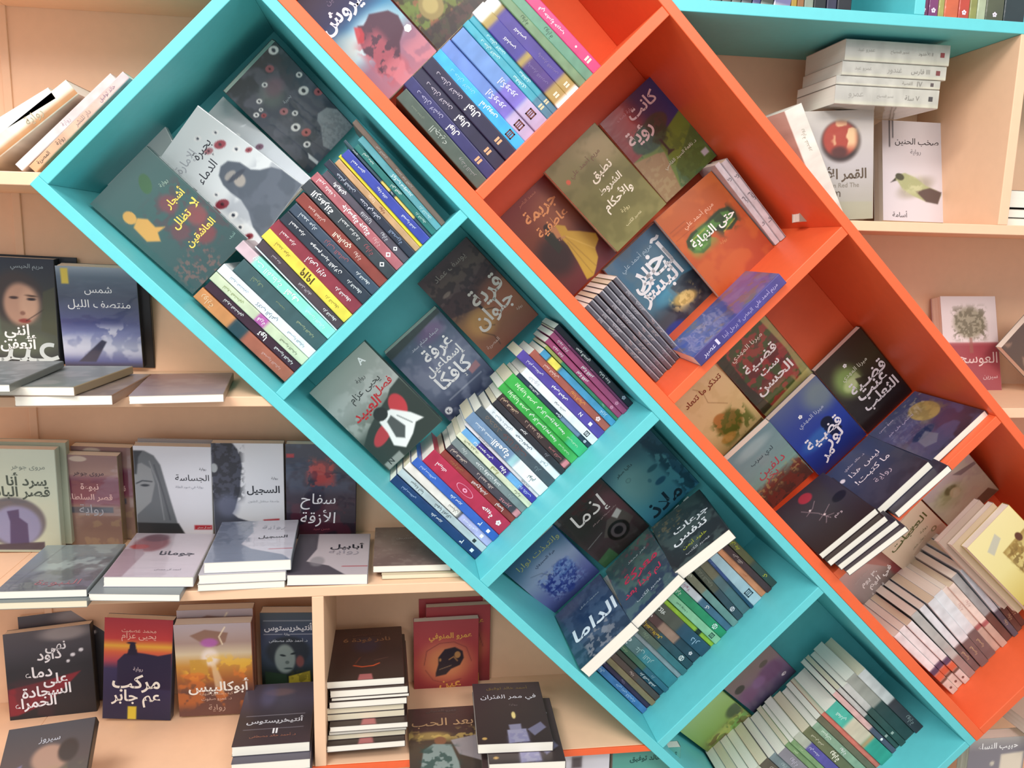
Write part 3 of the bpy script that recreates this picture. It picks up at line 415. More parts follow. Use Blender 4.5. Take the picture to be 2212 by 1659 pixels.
# cover poses: centre, right, into, head axes, width, height; thickness
FBQ=[
('shajar',(-0.3616,0.0773,0.0248,0.6960,0.0045,0.7180,-0.0633,0.9965,0.0551,-0.7152,-0.0838,0.6939,0.1280,0.2012),0.0220),
('buhayra',(-0.2892,0.1616,0.0978,0.5922,-0.0048,0.8058,-0.1256,0.9872,0.0982,-0.7960,-0.1593,0.5840,0.1469,0.2038),0.0180),
('buhayra_b',(-0.4140,0.2050,0.0707,0.9036,0.0000,0.4285,-0.0000,1.0000,0.0000,-0.4285,-0.0000,0.9036,0.1330,0.1980),0.0180),
('buhayra_c',(-0.2681,0.1902,0.1251,0.6709,0.0028,0.7416,0.0372,0.9986,-0.0374,-0.7407,0.0527,0.6698,0.1330,0.1968),0.0180),
('eyes',(-0.1802,0.1913,0.2220,0.6781,0.0411,0.7338,-0.3928,0.8641,0.3146,-0.6211,-0.5016,0.6022,0.1195,0.1939),0.0220),
('shirosh',(-0.0550,0.0700,0.3286,0.7025,-0.0000,0.7117,0.0000,1.0000,-0.0000,-0.7117,0.0000,0.7025,0.1330,0.1980),0.0200),
('garden',(0.0413,0.1000,0.4314,0.7025,-0.0000,0.7117,-0.0000,1.0000,0.0000,-0.7117,-0.0000,0.7025,0.1330,0.1980),0.0200),
('jareema',(0.3050,0.2330,0.0213,0.7107,0.0180,0.7033,0.0035,0.9996,-0.0291,-0.7035,0.0231,0.7103,0.1201,0.2039),0.0180),
('ntabq',(0.3825,0.1925,0.1100,0.7052,0.0163,0.7089,0.0153,0.9992,-0.0382,-0.7089,0.0378,0.7043,0.1294,0.2003),0.0200),
('kanat',(0.4912,0.2319,0.2052,0.7198,0.0012,0.6942,0.0266,0.9992,-0.0293,-0.6937,0.0396,0.7192,0.1330,0.1959),0.0180),
('nihaya',(0.5965,0.1830,0.0302,0.7406,-0.0443,0.6705,0.1339,0.9875,-0.0827,-0.6585,0.1510,0.7373,0.1396,0.1932),0.0180),
('akher',(0.5125,0.2338,-0.0647,0.7153,-0.0122,0.6988,0.0151,0.9999,0.0020,-0.6987,0.0091,0.7154,0.1364,0.1950),0.0200),
('tadhakkar',(0.6448,0.2166,-0.3208,0.6940,-0.0197,0.7197,-0.1641,0.9690,0.1848,-0.7010,-0.2463,0.6693,0.1163,0.1940),0.0120),
('sitt',(0.7302,0.2072,-0.2292,0.6745,-0.0903,0.7327,-0.1443,0.9572,0.2508,-0.7240,-0.2749,0.6326,0.1308,0.1935),0.0150),
('enab',(0.9590,0.2303,-0.2600,0.6947,-0.0197,0.7190,-0.0394,0.9971,0.0653,-0.7182,-0.0737,0.6920,0.1289,0.1945),0.0150),
('louz',(0.8603,0.2182,-0.3552,0.6805,-0.0673,0.7296,-0.0673,0.9858,0.1537,-0.7296,-0.1537,0.6663,0.1311,0.1959),0.0150),
('beach',(0.7593,0.2102,-0.4349,0.6893,-0.0953,0.7182,-0.1637,0.9452,0.2825,-0.7058,-0.3123,0.6359,0.1153,0.1943),0.0150),
('moon',(1.0189,0.1149,-0.3242,0.7210,0.0085,0.6928,0.6928,0.0067,-0.7211,-0.0108,0.9999,-0.0010,0.1354,0.2011),0.0135),
('laysa',(0.9110,0.0967,-0.4111,0.7053,-0.0252,0.7084,0.7085,-0.0078,-0.7057,0.0233,0.9997,0.0123,0.1268,0.1979),0.0155),
('brownflat',(0.8063,0.0864,-0.4885,0.7352,-0.0649,0.6748,0.6764,0.0048,-0.7365,0.0446,0.9979,0.0475,0.1303,0.2000),0.0125),
('greenman',(1.1793,0.1897,-0.4939,0.6268,-0.1494,0.7647,-0.2248,0.9050,0.3611,-0.7461,-0.3983,0.5337,0.1292,0.1962),0.0200),
('ataba',(1.0860,0.1898,-0.5925,0.5974,-0.0575,0.7998,-0.3221,0.8962,0.3051,-0.7344,-0.4399,0.5169,0.1315,0.1967),0.0150),
('yamm',(1.0203,0.2099,-0.6896,0.6595,-0.0423,0.7505,-0.2053,0.9503,0.2340,-0.7231,-0.3084,0.6180,0.1172,0.1950),0.0150),
('palace',(1.2022,0.0321,-0.5812,0.6925,0.0337,0.7206,0.0677,0.9915,-0.1113,-0.7182,0.1259,0.6843,0.1178,0.1981),0.0200),
('qarya',(0.1524,0.2288,-0.1021,0.7120,-0.0129,0.7021,-0.0049,0.9997,0.0233,-0.7022,-0.0200,0.7117,0.1274,0.2016),0.0200),
('ghorfa',(0.0864,0.2225,-0.2291,0.7350,0.0288,0.6774,-0.1446,0.9828,0.1151,-0.6624,-0.1825,0.7265,0.1304,0.1877),0.0220),
('fasl',(-0.0372,0.1178,-0.2872,0.7209,-0.0010,0.6931,0.0048,1.0000,-0.0037,-0.6930,0.0060,0.7209,0.1333,0.1978),0.0220),
('malaz',(0.5021,0.2021,-0.4551,0.7046,-0.0308,0.7089,-0.2084,0.9460,0.2482,-0.6783,-0.3227,0.6602,0.1342,0.1961),0.0180),
('ithma',(0.4063,0.2011,-0.5468,0.7087,-0.0210,0.7052,-0.2500,0.9272,0.2789,-0.6598,-0.3739,0.6518,0.1272,0.1952),0.0180),
('flowers',(0.3078,0.1955,-0.6406,0.7351,0.0336,0.6771,-0.3046,0.9087,0.2856,-0.6056,-0.4162,0.6782,0.1308,0.1953),0.0180),
('dama',(0.3634,0.0984,-0.6964,0.7174,0.0060,0.6966,0.6960,0.0354,-0.7171,-0.0290,0.9994,0.0212,0.1251,0.2046),0.0240),
('maaraka',(0.4536,0.0953,-0.6055,0.6597,-0.0702,0.7483,0.7509,0.0194,-0.6601,0.0319,0.9973,0.0655,0.1240,0.2009),0.0200),
('joraat',(0.5407,0.0886,-0.5175,0.7321,-0.1133,0.6717,0.6748,-0.0150,-0.7379,0.0937,0.9934,0.0655,0.1240,0.1949),0.0220),
('women',(0.7649,0.1883,-0.8970,0.7039,0.0221,0.7100,-0.3613,0.8717,0.3311,-0.6115,-0.4896,0.6215,0.1308,0.1960),0.0180),
('harbour',(0.6859,0.1982,-1.0073,0.7143,0.0168,0.6996,-0.2890,0.9176,0.2731,-0.6374,-0.3972,0.6603,0.1227,0.1981),0.0180),
('ataffan',(-0.6700,0.2354,-0.1383,0.9995,0.0070,-0.0303,-0.0055,0.9988,0.0491,0.0306,-0.0489,0.9983,0.1330,0.1950),0.0200),
('shams',(-0.5288,0.2299,-0.1454,0.9994,0.0251,-0.0231,-0.0212,0.9878,0.1542,0.0267,-0.1536,0.9878,0.1339,0.1839),0.0300),
('sarada',(-0.6707,0.1854,-0.4700,0.9994,0.0027,-0.0351,0.0002,0.9966,0.0827,0.0352,-0.0827,0.9960,0.1330,0.1967),0.0200),
('nobowat',(-0.5604,0.2148,-0.4840,0.9985,-0.0391,-0.0374,0.0436,0.9908,0.1283,0.0320,-0.1298,0.9910,0.1058,0.1866),0.0200),
('jassasa',(-0.4155,0.2230,-0.4714,0.9979,0.0475,-0.0448,-0.0391,0.9842,0.1726,0.0523,-0.1704,0.9840,0.1359,0.1902),0.0180),
('sijjeel',(-0.2806,0.2254,-0.4701,0.9996,0.0165,-0.0245,-0.0126,0.9883,0.1517,0.0267,-0.1514,0.9881,0.1315,0.1935),0.0180),
('saffah',(-0.1449,0.2131,-0.4723,0.9996,0.0084,-0.0254,-0.0051,0.9918,0.1276,0.0262,-0.1274,0.9915,0.1314,0.1957),0.0180),
('dima',(-0.6529,0.2155,-0.8267,0.9923,0.1151,0.0468,-0.1078,0.9848,-0.1361,-0.0618,0.1300,0.9896,0.1494,0.1832),0.0240),
('collage',(-0.5520,-0.0825,-0.8443,0.9941,0.0900,0.0608,0.0051,0.5210,-0.8535,-0.1085,0.8488,0.5175,0.1311,0.1978),0.0200),
('markib',(-0.4815,0.1718,-0.7971,0.9963,-0.0557,-0.0648,0.0532,0.9978,-0.0407,0.0669,0.0371,0.9971,0.1237,0.1989),0.0200),
('apoc',(-0.3408,0.1598,-0.7992,0.9998,0.0114,-0.0133,-0.0099,0.9940,0.1093,0.0144,-0.1091,0.9939,0.1379,0.1979),0.0220),
('anti',(-0.2124,0.2065,-0.8047,0.9991,-0.0406,-0.0152,0.0418,0.9944,0.0968,0.0112,-0.0973,0.9952,0.1044,0.1958),0.0240),
('hayah',(0.0980,0.2301,-0.8486,0.9999,0.0087,0.0112,-0.0093,0.9985,0.0533,-0.0107,-0.0534,0.9985,0.1325,0.1972),0.0160),
('baad',(0.0835,0.0409,-0.8946,0.9999,0.0108,-0.0004,-0.0009,0.0524,-0.9986,-0.0108,0.9986,0.0524,0.1284,0.1980),0.0200),
('anti2',(-0.2189,0.0885,-0.8481,0.9990,0.0430,-0.0153,-0.0150,-0.0075,-0.9999,-0.0431,0.9990,-0.0069,0.1291,0.1983),0.0180),
('nader',(-0.0592,0.1370,-0.7649,0.9997,0.0248,0.0039,0.0040,-0.0035,-1.0000,-0.0248,0.9997,-0.0036,0.1366,0.1973),0.0135),
('mamar',(0.2054,0.0471,-0.8471,0.9991,-0.0419,0.0034,0.0031,-0.0077,-1.0000,0.0419,0.9991,-0.0075,0.1319,0.1967),0.0180),
('flat1',(-0.6082,-0.0045,-0.2063,0.9997,0.0233,0.0020,0.0015,0.0217,-0.9998,-0.0234,0.9995,0.0216,0.1330,0.1992),0.0110),
('flat2',(-0.5219,0.0308,-0.2173,0.9945,-0.1034,0.0138,0.0141,0.0019,-0.9999,0.1034,0.9946,0.0034,0.1341,0.1986),0.0135),
('flat3',(-0.4839,0.0293,-0.2309,0.9999,0.0109,0.0102,0.0103,-0.0018,-0.9999,-0.0109,0.9999,-0.0019,0.1339,0.1981),0.0150),
('flat4',(-0.3425,0.0492,-0.2330,0.9929,0.1187,-0.0000,-0.0010,0.0082,-1.0000,-0.1187,0.9929,0.0083,0.1347,0.1965),0.0130),
('g1',(-0.5511,0.0642,-0.5456,0.9997,0.0198,-0.0172,-0.0171,-0.0044,-0.9998,-0.0199,0.9998,-0.0041,0.1320,0.1969),0.0125),
('g2',(-0.4023,0.0920,-0.5398,0.9975,0.0426,-0.0556,-0.0557,-0.0002,-0.9984,-0.0425,0.9991,0.0021,0.1372,0.1983),0.0170),
('g3',(-0.2510,0.1020,-0.5223,0.9983,0.0569,-0.0119,-0.0118,-0.0022,-0.9999,-0.0569,0.9984,-0.0015,0.1383,0.1985),0.0185),
('g4',(-0.1183,0.1014,-0.5510,0.9997,0.0105,-0.0241,-0.0241,-0.0090,-0.9997,-0.0107,0.9999,-0.0088,0.1332,0.1970),0.0185),
('g5',(0.0238,0.1250,-0.5490,0.9999,0.0056,-0.0083,-0.0082,-0.0104,-0.9999,-0.0057,0.9999,-0.0104,0.1346,0.1967),0.0120),
('redmoon',(0.7831,0.1008,0.1561,0.9971,-0.0284,0.0700,0.0314,0.9987,-0.0410,-0.0687,0.0431,0.9967,0.1409,0.1925),0.0300),
('bird',(0.9830,0.1674,0.1589,0.9998,-0.0203,-0.0081,0.0182,0.9778,-0.2088,0.0122,0.2086,0.9779,0.1357,0.1937),0.0300),
('awsaj',(1.1744,0.2066,-0.1765,0.9996,0.0264,0.0124,-0.0226,0.9698,-0.2430,-0.0184,0.2426,0.9699,0.1291,0.1975),0.0300)]
# =============== cover pictures and lettering
# name: (label, spine hex, film, ops, texts)
# ops: ('g',[(y,hex)..]) vertical gradient; ('h',..) horizontal; ('e',x,y,rx,ry,hex,a,soft,rot); ('p',[pts],hex,a); ('n',scale,amp,seed); ('m',hex,scale,thr,soft,a,seed[,box]); ('l',[pts],w,hex,a)
# texts: (string,cx,cy,width,hex[,bold,rot,shear])
A={}
A['shajar']=("shiny dark green cover with yellow title over red roses, top teal bay","35504e",1,[
('g',[(0,'4a6a68'),(.3,'3a5c5a'),(1,'2e4a4c')]),('m','5a3c44',14,.55,.15,.5,3,(.35,.3,1,.85)),('e',.66,.4,.12,.08,'7a4048',.8,.6,0),('e',.8,.6,.14,.09,'8c4446',.8,.6,0),('e',.7,.75,.14,.08,'7c3c40',.8,.6,0),('e',.5,.6,.12,.08,'703c44',.7,.6,0),
('e',.65,.18,.075,.08,'3c6440',.95,.1,.6),('e',.2,.27,.075,.055,'d8a050',.95,.12,0),('p',[(.14,.34),(.26,.31),(.34,.37),(.33,.45),(.42,.5),(.3,.49),(.24,.55),(.12,.48)],'d8a050',.95),('m','a06058',22,.62,.1,.5,9,(.05,.75,.6,1))],
[("أشجار",.76,.4,.3,'ecd060',1),("لا",.88,.53,.12,'ecd060',1),("تظلل",.62,.55,.28,'ecd060',1),("العاشقين",.66,.72,.46,'ecd060',1),("رواية",.8,.27,.12,'a0b8a8'),("أشرف",.9,.9,.1,'8cb0a8')])
EY=lambda x,y,s,r=.5:[('e',x,y,.05*s,.024*s,'f4f4f4',1,.1,r),('e',x,y,.018*s,.013*s,'303848',1,.1,0)]
RE=lambda x,y,s,c='8c2c3c',r=.5:[('e',x,y,.055*s,.026*s,c,1,.1,r),('e',x,y,.014*s,.01*s,'401020',1,.1,0)]
hij=[('p',[(.44,.5),(.5,.43),(.6,.4),(.7,.42),(.77,.5),(.78,.6),(.84,.66),(.95,.72),(1,.8),(1,1),(.18,1),(.24,.88),(.36,.78),(.42,.68),(.42,.58)],'56606e',1),('e',.58,.5,.08,.03,'b8b0a8',.8,.4,.2),('e',.6,.58,.08,.05,'c8bcb0',.8,.4,-.6),('e',.62,.54,.13,.022,'3c4454',.9,.3,.25),('m','747c8c',6,.5,.3,.4,5,(.2,.6,1,1))]
A['buhayra']=("shiny white cover with red eyes and a veiled dark figure, top teal bay","e4e8ec",1,[('g',[(0,'e4eaec'),(1,'eef2f6')])]+hij+EY(.7,.14,.9)+EY(.88,.22,.8)+EY(.87,.42,1)+RE(.8,.3,1.3,'a8404c')+RE(.66,.26,1,'b07078')+RE(.95,.5,.8,'a04450')+EY(.66,.3,.6)+EY(.3,.5,.8)+RE(.25,.58,1.5)+EY(.22,.7,1.2)+EY(.15,.8,1)+RE(.12,.9,1),
[("بحيرة",.62,.22,.26,'303440',0,.1),("الدماء",.45,.34,.3,'303440',0,.1),("الإمارة",.4,.18,.3,'b8bcc4')])
A['buhayra_b']=("white book corner peeking out left behind the veiled figure cover","d8e0e0",1,[('g',[(0,'ccd4d4'),(1,'d8dcdc')])],[])
A['buhayra_c']=("white eye-patterned book between the veiled figure and dark eye covers","d8dce0",1,[('g',[(0,'ccd2d4'),(1,'d4d8e0')])]+EY(.5,.1,1.2)+RE(.85,.5,1,'70405c')+EY(.75,.3,1),[])
A['eyes']=("black film-wrapped cover scattered with white and pink eyes, top teal bay","26303a",1,[('g',[(0,'2c363c'),(.4,'4a5464'),(1,'3c4654')]),('m','6c7080',5,.5,.3,.6,2),('e',.45,.28,.2,.12,'8c9c90',.5,1,0),('e',.55,.25,.16,.08,'90687c',.6,1,0)]
+EY(.9,.04,1.5)+RE(.68,.12,1.2,'a86068')+EY(.47,.18,.9)+EY(.25,.24,.9)+EY(.93,.33,1)+EY(.82,.45,1.6)+RE(.97,.55,1.3,'b86870')+RE(.4,.45,1.2,'b87880')+EY(.5,.53,1)+EY(.36,.62,1.5)+RE(.42,.72,1.4,'c06c70')+EY(.3,.8,1.2)+RE(.15,.35,.8,'a05058')+EY(.08,.3,.9)+EY(.18,.3,.7)
+[('p',[(.5,1),(.46,.92),(.56,.84),(.64,.78),(.66,.72),(.74,.68),(.9,.7),(1,.78),(1,1)],'a8b0b8',.95),('m','7c848c',30,.5,.1,.4,4,(.5,.75,1,1)),('p',[(.17,.9),(.22,.86),(.24,.99),(.19,1)],'e8ecf0',1)],[("بحيرة",.55,.4,.14,'c0c8d0')])
A['shirosh']=("cover with ruined red castle on a crag and big white title","3c2c44",0,[('g',[(0,'3a2036'),(.28,'2c2a50'),(.45,'3478a0'),(.62,'88b0bc'),(.75,'8c6478'),(1,'a06878')]),('e',.55,.55,.4,.14,'c8d8dc',.8,.9,0),('e',.2,.5,.2,.12,'b0b8b0',.6,.9,0),('p',[(.34,.62),(.4,.52),(.46,.5),(.5,.44),(.56,.47),(.62,.46),(.7,.44),(.8,.48),(.9,.52),(.95,.6),(.9,.7),(.75,.75),(.6,.86),(.4,.9),(.3,.8),(.38,.72)],'4a2c3c',.95),('p',[(.36,.54),(.42,.47),(.46,.43),(.52,.47),(.5,.52),(.42,.57)],'b03840',.9),('m','a85460',14,.45,.1,.8,6,(.3,.55,.65,.95)),('m','d08088',8,.5,.2,.5,8,(.3,.8,1,1))],
[("سيروش",.55,.3,.8,'e8e0ec',1),("حنان لاشين",.6,.17,.4,'70607c'),("◆",.92,.72,.1,'f0ecec')])
A['garden']=("dim olive garden painting cover with a straw hat, top orange bay","3c4020",0,[('g',[(0,'4c4c24'),(.5,'566030'),(1,'3a3428')]),('m','3c3018',8,.5,.15,.8,2),('m','78903c',10,.6,.15,.6,5),('m','a05c44',16,.7,.08,.6,7),('e',.3,.72,.16,.11,'8c7c4c',1,.15,.3),('e',.3,.71,.1,.07,'a89860',1,.3,.3),('l',[(.5,.3),(.9,.2)],.012,'a89c60',.8),('l',[(.5,.4),(.95,.3)],.012,'a89c60',.8),('l',[(.6,.15),(.6,.7)],.012,'98905c',.8),('l',[(.85,.1),(.85,.6)],.012,'98905c',.8),('p',[(0,.82),(1,.9),(1,1),(0,1)],'2c2028',.7)],[])
A['jareema']=("brown cover with a dancer in a yellow ballgown, second orange bay","6c2c24",0,[('g',[(0,'7c2c28'),(.35,'7a4028'),(.65,'5c2c20'),(1,'6c2830')]),('e',.7,.3,.4,.25,'a06444',.6,1,0),('e',.25,.62,.3,.2,'2c1c1c',.8,.8,0),('p',[(.5,.42),(.58,.4),(.68,.47),(.66,.52),(.8,.6),(.97,.72),(.94,.78),(.8,.82),(.74,.9),(.6,.96),(.48,1),(.36,.98),(.44,.8),(.5,.62),(.5,.52)],'c8a43c',1),('l',[(.56,.55),(.62,.95)],.01,'9c7c30',.8),('l',[(.58,.55),(.8,.82)],.01,'e0c060',.8),('l',[(.53,.6),(.5,.97)],.01,'9c7c30',.8),('p',[(.4,.44),(.5,.38),(.56,.42),(.52,.52),(.42,.5)],'c08858',1),('p',[(.3,.42),(.4,.38),(.46,.44),(.42,.6),(.3,.62)],'2c2c20',.95),('e',.44,.37,.06,.04,'3c2418',1,.1,0)],
[("جريمة",.55,.2,.62,'e8a468',1,.12),("عاطفية",.55,.37,.6,'e8a468',1,.12),("محمد الناصر",.5,.05,.36,'c07c60'),("رواية",.5,.53,.12,'c89078')])
A['ntabq']=("olive green cover with cream script title, second orange bay","706c38",0,[('g',[(0,'8c8458'),(.5,'77733c'),(1,'86824c')]),('e',.8,.2,.35,.14,'b0a078',.6,1,.6),('m','5c5828',4,.5,.3,.4,3),('e',.15,.22,.035,.025,'d86040',1,.1,0)],
[("نطبق",.6,.36,.38,'f4eed8',1,.1),("الشروط",.58,.5,.42,'f4eed8',1,.1),("والأحكام",.54,.64,.52,'f4eed8',1,.1),("مريم أحمد علي",.5,.2,.56,'7c5840'),("رواية",.5,.76,.14,'e0d8a0'),("عصير الكتب",.5,.88,.3,'e8e0b0')])
A['kanat']=("cover with a round tree between red sky and green field","3c2c50",1,[('h',[(0,'8c2c2c'),(.35,'b03830'),(.6,'482c5c'),(1,'28307c')]),('p',[(0,.5),(.5,.5),(1,.42),(1,1),(0,1)],'6f8a2c',1),('p',[(0,.5),(.35,.58),(.45,.62),(.3,1),(0,1)],'a88858',1),('p',[(.45,.8),(1,.6),(1,1),(.3,1)],'4c6c30',.9),('m','405c24',16,.5,.15,.5,3,(.4,.6,1,1)),('m','c0b07c',20,.6,.15,.4,6,(0,.6,.4,1)),('e',.42,.42,.3,.13,'34502c',1,.2,0),('e',.62,.36,.2,.09,'4c3c30',1,.25,0),('m','283c20',16,.5,.1,.8,9,(.15,.3,.7,.55)),('p',[(.5,.5),(.54,.5),(.54,.64),(.6,.67),(.46,.67),(.51,.63)],'2c2018',1),('p',[(.86,.86),(.96,.86),(.96,.92),(.86,.92)],'c8c0d0',.9)],
[("كانت",.62,.14,.5,'f0dce0',1),("رؤية",.34,.34,.42,'f4dcdc',1),("رواية نصف",.36,.1,.3,'d8a0a8'),("د. نافعة السيد القاضي",.6,.75,.6,'e0e4d0')])
A['nihaya']=("burnt orange cover with a green sleep mask, second orange bay","a04818",0,[('g',[(0,'b05820'),(.5,'b4501c'),(1,'a83c18')]),('m','c86828',4,.5,.3,.5,3),('l',[(.04,.2),(.3,.2)],.008,'7c3410',.5),('l',[(.04,.24),(.34,.24)],.008,'7c3410',.5),('l',[(.04,.3),(.36,.3)],.008,'8c3c14',.5),('p',[(.1,.42),(.14,.36),(.26,.33),(.5,.34),(.76,.33),(.88,.37),(.91,.45),(.86,.53),(.72,.56),(.6,.51),(.52,.46),(.46,.47),(.36,.55),(.22,.56),(.12,.5)],'2c3c1c',1),('p',[(.16,.42),(.2,.38),(.3,.36),(.5,.37),(.74,.36),(.84,.4),(.85,.46),(.8,.51),(.7,.52),(.6,.46),(.5,.43),(.42,.45),(.34,.52),(.22,.53),(.16,.48)],'4c7c34',1),('m','203018',8,.55,.1,.8,4,(.55,.34,.9,.56)),('m','6ca04c',6,.6,.1,.6,5,(.1,.34,.5,.56)),('l',[(.2,.395),(.44,.385)],.01,'c8b840',.8),('l',[(.62,.53),(.84,.5)],.01,'c8b840',.8)],
[("حتى النهاية",.52,.44,.72,'f0f0e8',1),("مريم أحمد علي",.48,.25,.5,'ecb898'),("رواية",.52,.6,.1,'d08850')])
A['akher']=("steel blue cover with angular white title above yellow blooms","38546c",0,[('g',[(0,'50708c'),(.35,'48748c'),(.6,'4080a0'),(.8,'2c3440'),(1,'24304c')]),('e',.55,.65,.35,.08,'60a8c0',.6,.8,0),('p',[(.55,.6),(.8,.58),(1,.62),(1,1),(.4,1),(.6,.8)],'2a2c34',.8),('m','6c7c84',4,.5,.3,.4,6),('e',.62,.78,.2,.07,'c8b068',.9,.5,.3),('m','f0d890',18,.55,.1,.7,8,(.4,.7,.85,.86)),('p',[(.56,.3),(.6,.29),(.62,.42),(.58,.43)],'204038',.7),('e',.2,.95,.2,.07,'24409c',.8,.5,0)],
[("آخـر",.55,.27,.72,'eceef0',1),("ليـالي",.5,.38,.72,'eceef0',1),("البشر",.48,.5,.76,'eceef0',1),("مريم أحمد علي",.45,.14,.56,'a8c0d0')])
A['tadhakkar']=("cream cover with a crouching green figure, third orange bay","d8b080",0,[('g',[(0,'e8c898'),(.5,'e6c890'),(1,'c8b070')]),('m','d8b880',5,.5,.3,.5,2),('l',[(.4,.05),(.5,.15),(.45,.3),(.62,.42),(.7,.48)],.008,'987048',.8),('e',.5,.68,.28,.16,'7c6428',.9,.4,.3),('e',.4,.58,.14,.09,'b87838',.9,.3,0),('m','506020',10,.5,.15,.7,3,(.2,.55,.9,.9)),('e',.32,.82,.16,.06,'c89448',.8,.4,.2),('p',[(0,.95),(1,.93),(1,1),(0,1)],'4c3c20',.8)],
[("تتذكر ما تتعاد",.5,.16,.82,'8c3820',1)])
A['sitt']=("red and green forest cover with white title, third orange bay","54482c",1,[('g',[(0,'4c5430'),(.3,'6c3430'),(.6,'6c2c28'),(1,'ac9c5c')]),('m','48582c',7,.5,.12,.9,3),('m','a83c38',8,.6,.1,.8,6),('p',[(0,0),(.16,0),(.12,.5),(.2,1),(0,1)],'3a3424',.9),('p',[(.9,0),(1,0),(1,1),(.85,1),(.93,.5)],'b0a868',.8),('p',[(0,.94),(1,.88),(1,1),(0,1)],'c8c07c',.8)],
[("قضـية",.52,.36,.62,'f4ecec',1),("ست",.55,.52,.36,'f4ecec',1),("الحسن",.5,.68,.7,'f4ecec',1),("ميرنا المهدي",.48,.14,.6,'f0e4d8')])
A['enab']=("black cover with a pale green glowing room, third orange bay","2c2020",0,[('g',[(0,'38281c'),(.35,'3c3824'),(.6,'28201c'),(1,'241c20')]),('e',.3,.36,.24,.2,'8ca85c',1,.9,0),('e',.3,.42,.14,.08,'c8dc98',.9,.6,0),('p',[(.3,.36),(.5,.34),(.52,.44),(.32,.46)],'d0dca8',.6),('p',[(.42,.4),(.7,.5),(.62,.62),(.4,.56)],'2c2418',.8)],
[("قضـية",.58,.5,.72,'f4f0f4',1),("عنب",.55,.63,.6,'f4f0f4',1),("الثعلب",.58,.76,.7,'f4f0f4',1),("ميرنا المهدي",.5,.32,.52,'e8ecd8'),("✿",.42,.2,.07,'ffffff')])
A['louz']=("deep blue cover with a dark silhouette, third orange bay","28346c",0,[('g',[(0,'5c6890'),(.3,'3c4c98'),(.6,'2840a0'),(1,'1c2c6c')]),('e',.85,.2,.3,.2,'88988c',.7,1,0),('e',.4,.6,.35,.1,'3c70b8',.8,.8,0),('e',.66,.52,.11,.07,'181c34',1,.2,.3),('p',[(.55,.56),(.75,.52),(.8,.7),(.6,.75)],'141c38',.9)],
[("قضـية",.5,.6,.7,'f4f0f8',1),("لوز",.58,.72,.34,'f4f0f8',1),("مر",.34,.86,.24,'f4f0f8',1),("ميرنا المهدي",.52,.34,.5,'c0c8e0'),("✿",.4,.24,.07,'ffffff')])
A['beach']=("aqua seaside cover with red scrawled title, third orange bay","6c9c98",1,[('g',[(0,'7898a0'),(.4,'88a8a8'),(.6,'8cb8ac'),(.75,'6c4c40'),(1,'3c2c2c')]),('e',.5,.12,.4,.08,'b0c8c8',.7,.9,0),('m','803c34',8,.5,.12,.7,3,(0,.65,1,1)),('m','c8b070',16,.7,.1,.6,5,(0,.6,1,.8))],
[("لدي سرب",.5,.3,.5,'3c4c54'),("دلفين",.5,.5,.6,'c8505c',0,.1),("بحر",.4,.62,.3,'c85058')])
A['moon']=("blue night cover with a large tan moon, lying alone in front","3c3858",1,[('g',[(0,'485478'),(.4,'4c4870'),(.75,'503c54'),(1,'34303c')]),('m','5c608c',4,.5,.3,.5,3),('e',.72,.36,.2,.2,'b09c60',1,.15,0),('m','8c7c50',8,.5,.2,.5,4,(.5,.2,.95,.55)),('e',.36,.62,.2,.07,'1c2c54',.9,.3,0),('p',[(.2,.66),(.4,.62),(.44,.78),(.3,.86),(.16,.8)],'787888',.8),('m','c8c0a0',14,.7,.1,.5,7,(.5,.05,1,.3))],
[("عمرو حسن",.25,.12,.3,'d0c8e0'),("تصبحي على خير",.35,.28,.5,'c8c0e0',0,.1)])
A['laysa']=("charcoal blue cover with white handwritten title, lying on one book","34384c",0,[('g',[(0,'404c6c'),(.4,'3c4460'),(1,'342c38')]),('m','4c4858',4,.5,.3,.4,3),('e',.1,.3,.045,.035,'f0e8f0',1,.15,0)],
[("ليس هذا",.52,.34,.6,'ece4ec',0,.1),("ما كتبت!",.5,.5,.66,'ece4ec',0,.1),("د. خالد حناوي",.46,.2,.42,'d0c8d8'),("رواية",.5,.68,.3,'b8a8b8')])
A['brownflat']=("black-brown cover with red dot and scribbles, on three books","2c2026",0,[('g',[(0,'38303c'),(.5,'3c3840'),(1,'2c1c1c')]),('e',.5,.16,.12,.09,'a83044',1,.3,0),('e',.85,.5,.13,.07,'18141c',.9,.3,-.3),('l',[(.3,.3),(.45,.5),(.52,.68)],.006,'c8b0b8',.8),('l',[(.3,.42),(.45,.38),(.56,.3)],.006,'c8b0b8',.8),('l',[(.38,.6),(.52,.56),(.66,.5)],.006,'c8b0b8',.8),('l',[(.42,.7),(.5,.62),(.6,.66)],.006,'c8b0b8',.8),('e',.4,.38,.02,.015,'f0e0e0',1,.2,0),('e',.5,.58,.02,.015,'f0e0e0',1,.2,0)],[("وهم",.62,.72,.14,'c8b8c0')])
A['greenman']=("pale cover with a reclining man in green light, bottom orange bay","a8b090",0,[('g',[(0,'d0c8cc'),(.4,'c8c8b8'),(.7,'d8dcc0'),(1,'b8b8a0')]),('e',.35,.4,.3,.2,'a8b888',.9,.8,0),('e',.42,.3,.12,.08,'606c48',.9,.5,0),('e',.45,.4,.1,.1,'c8c8a0',1,.4,0),('m','dce4c8',5,.5,.3,.5,3),('p',[(.1,.85),(.9,.8),(1,1),(0,1)],'5c4c38',.8),('p',[(.6,.1),(1,.2),(1,.26),(.7,.22)],'706c74',.7)],[])
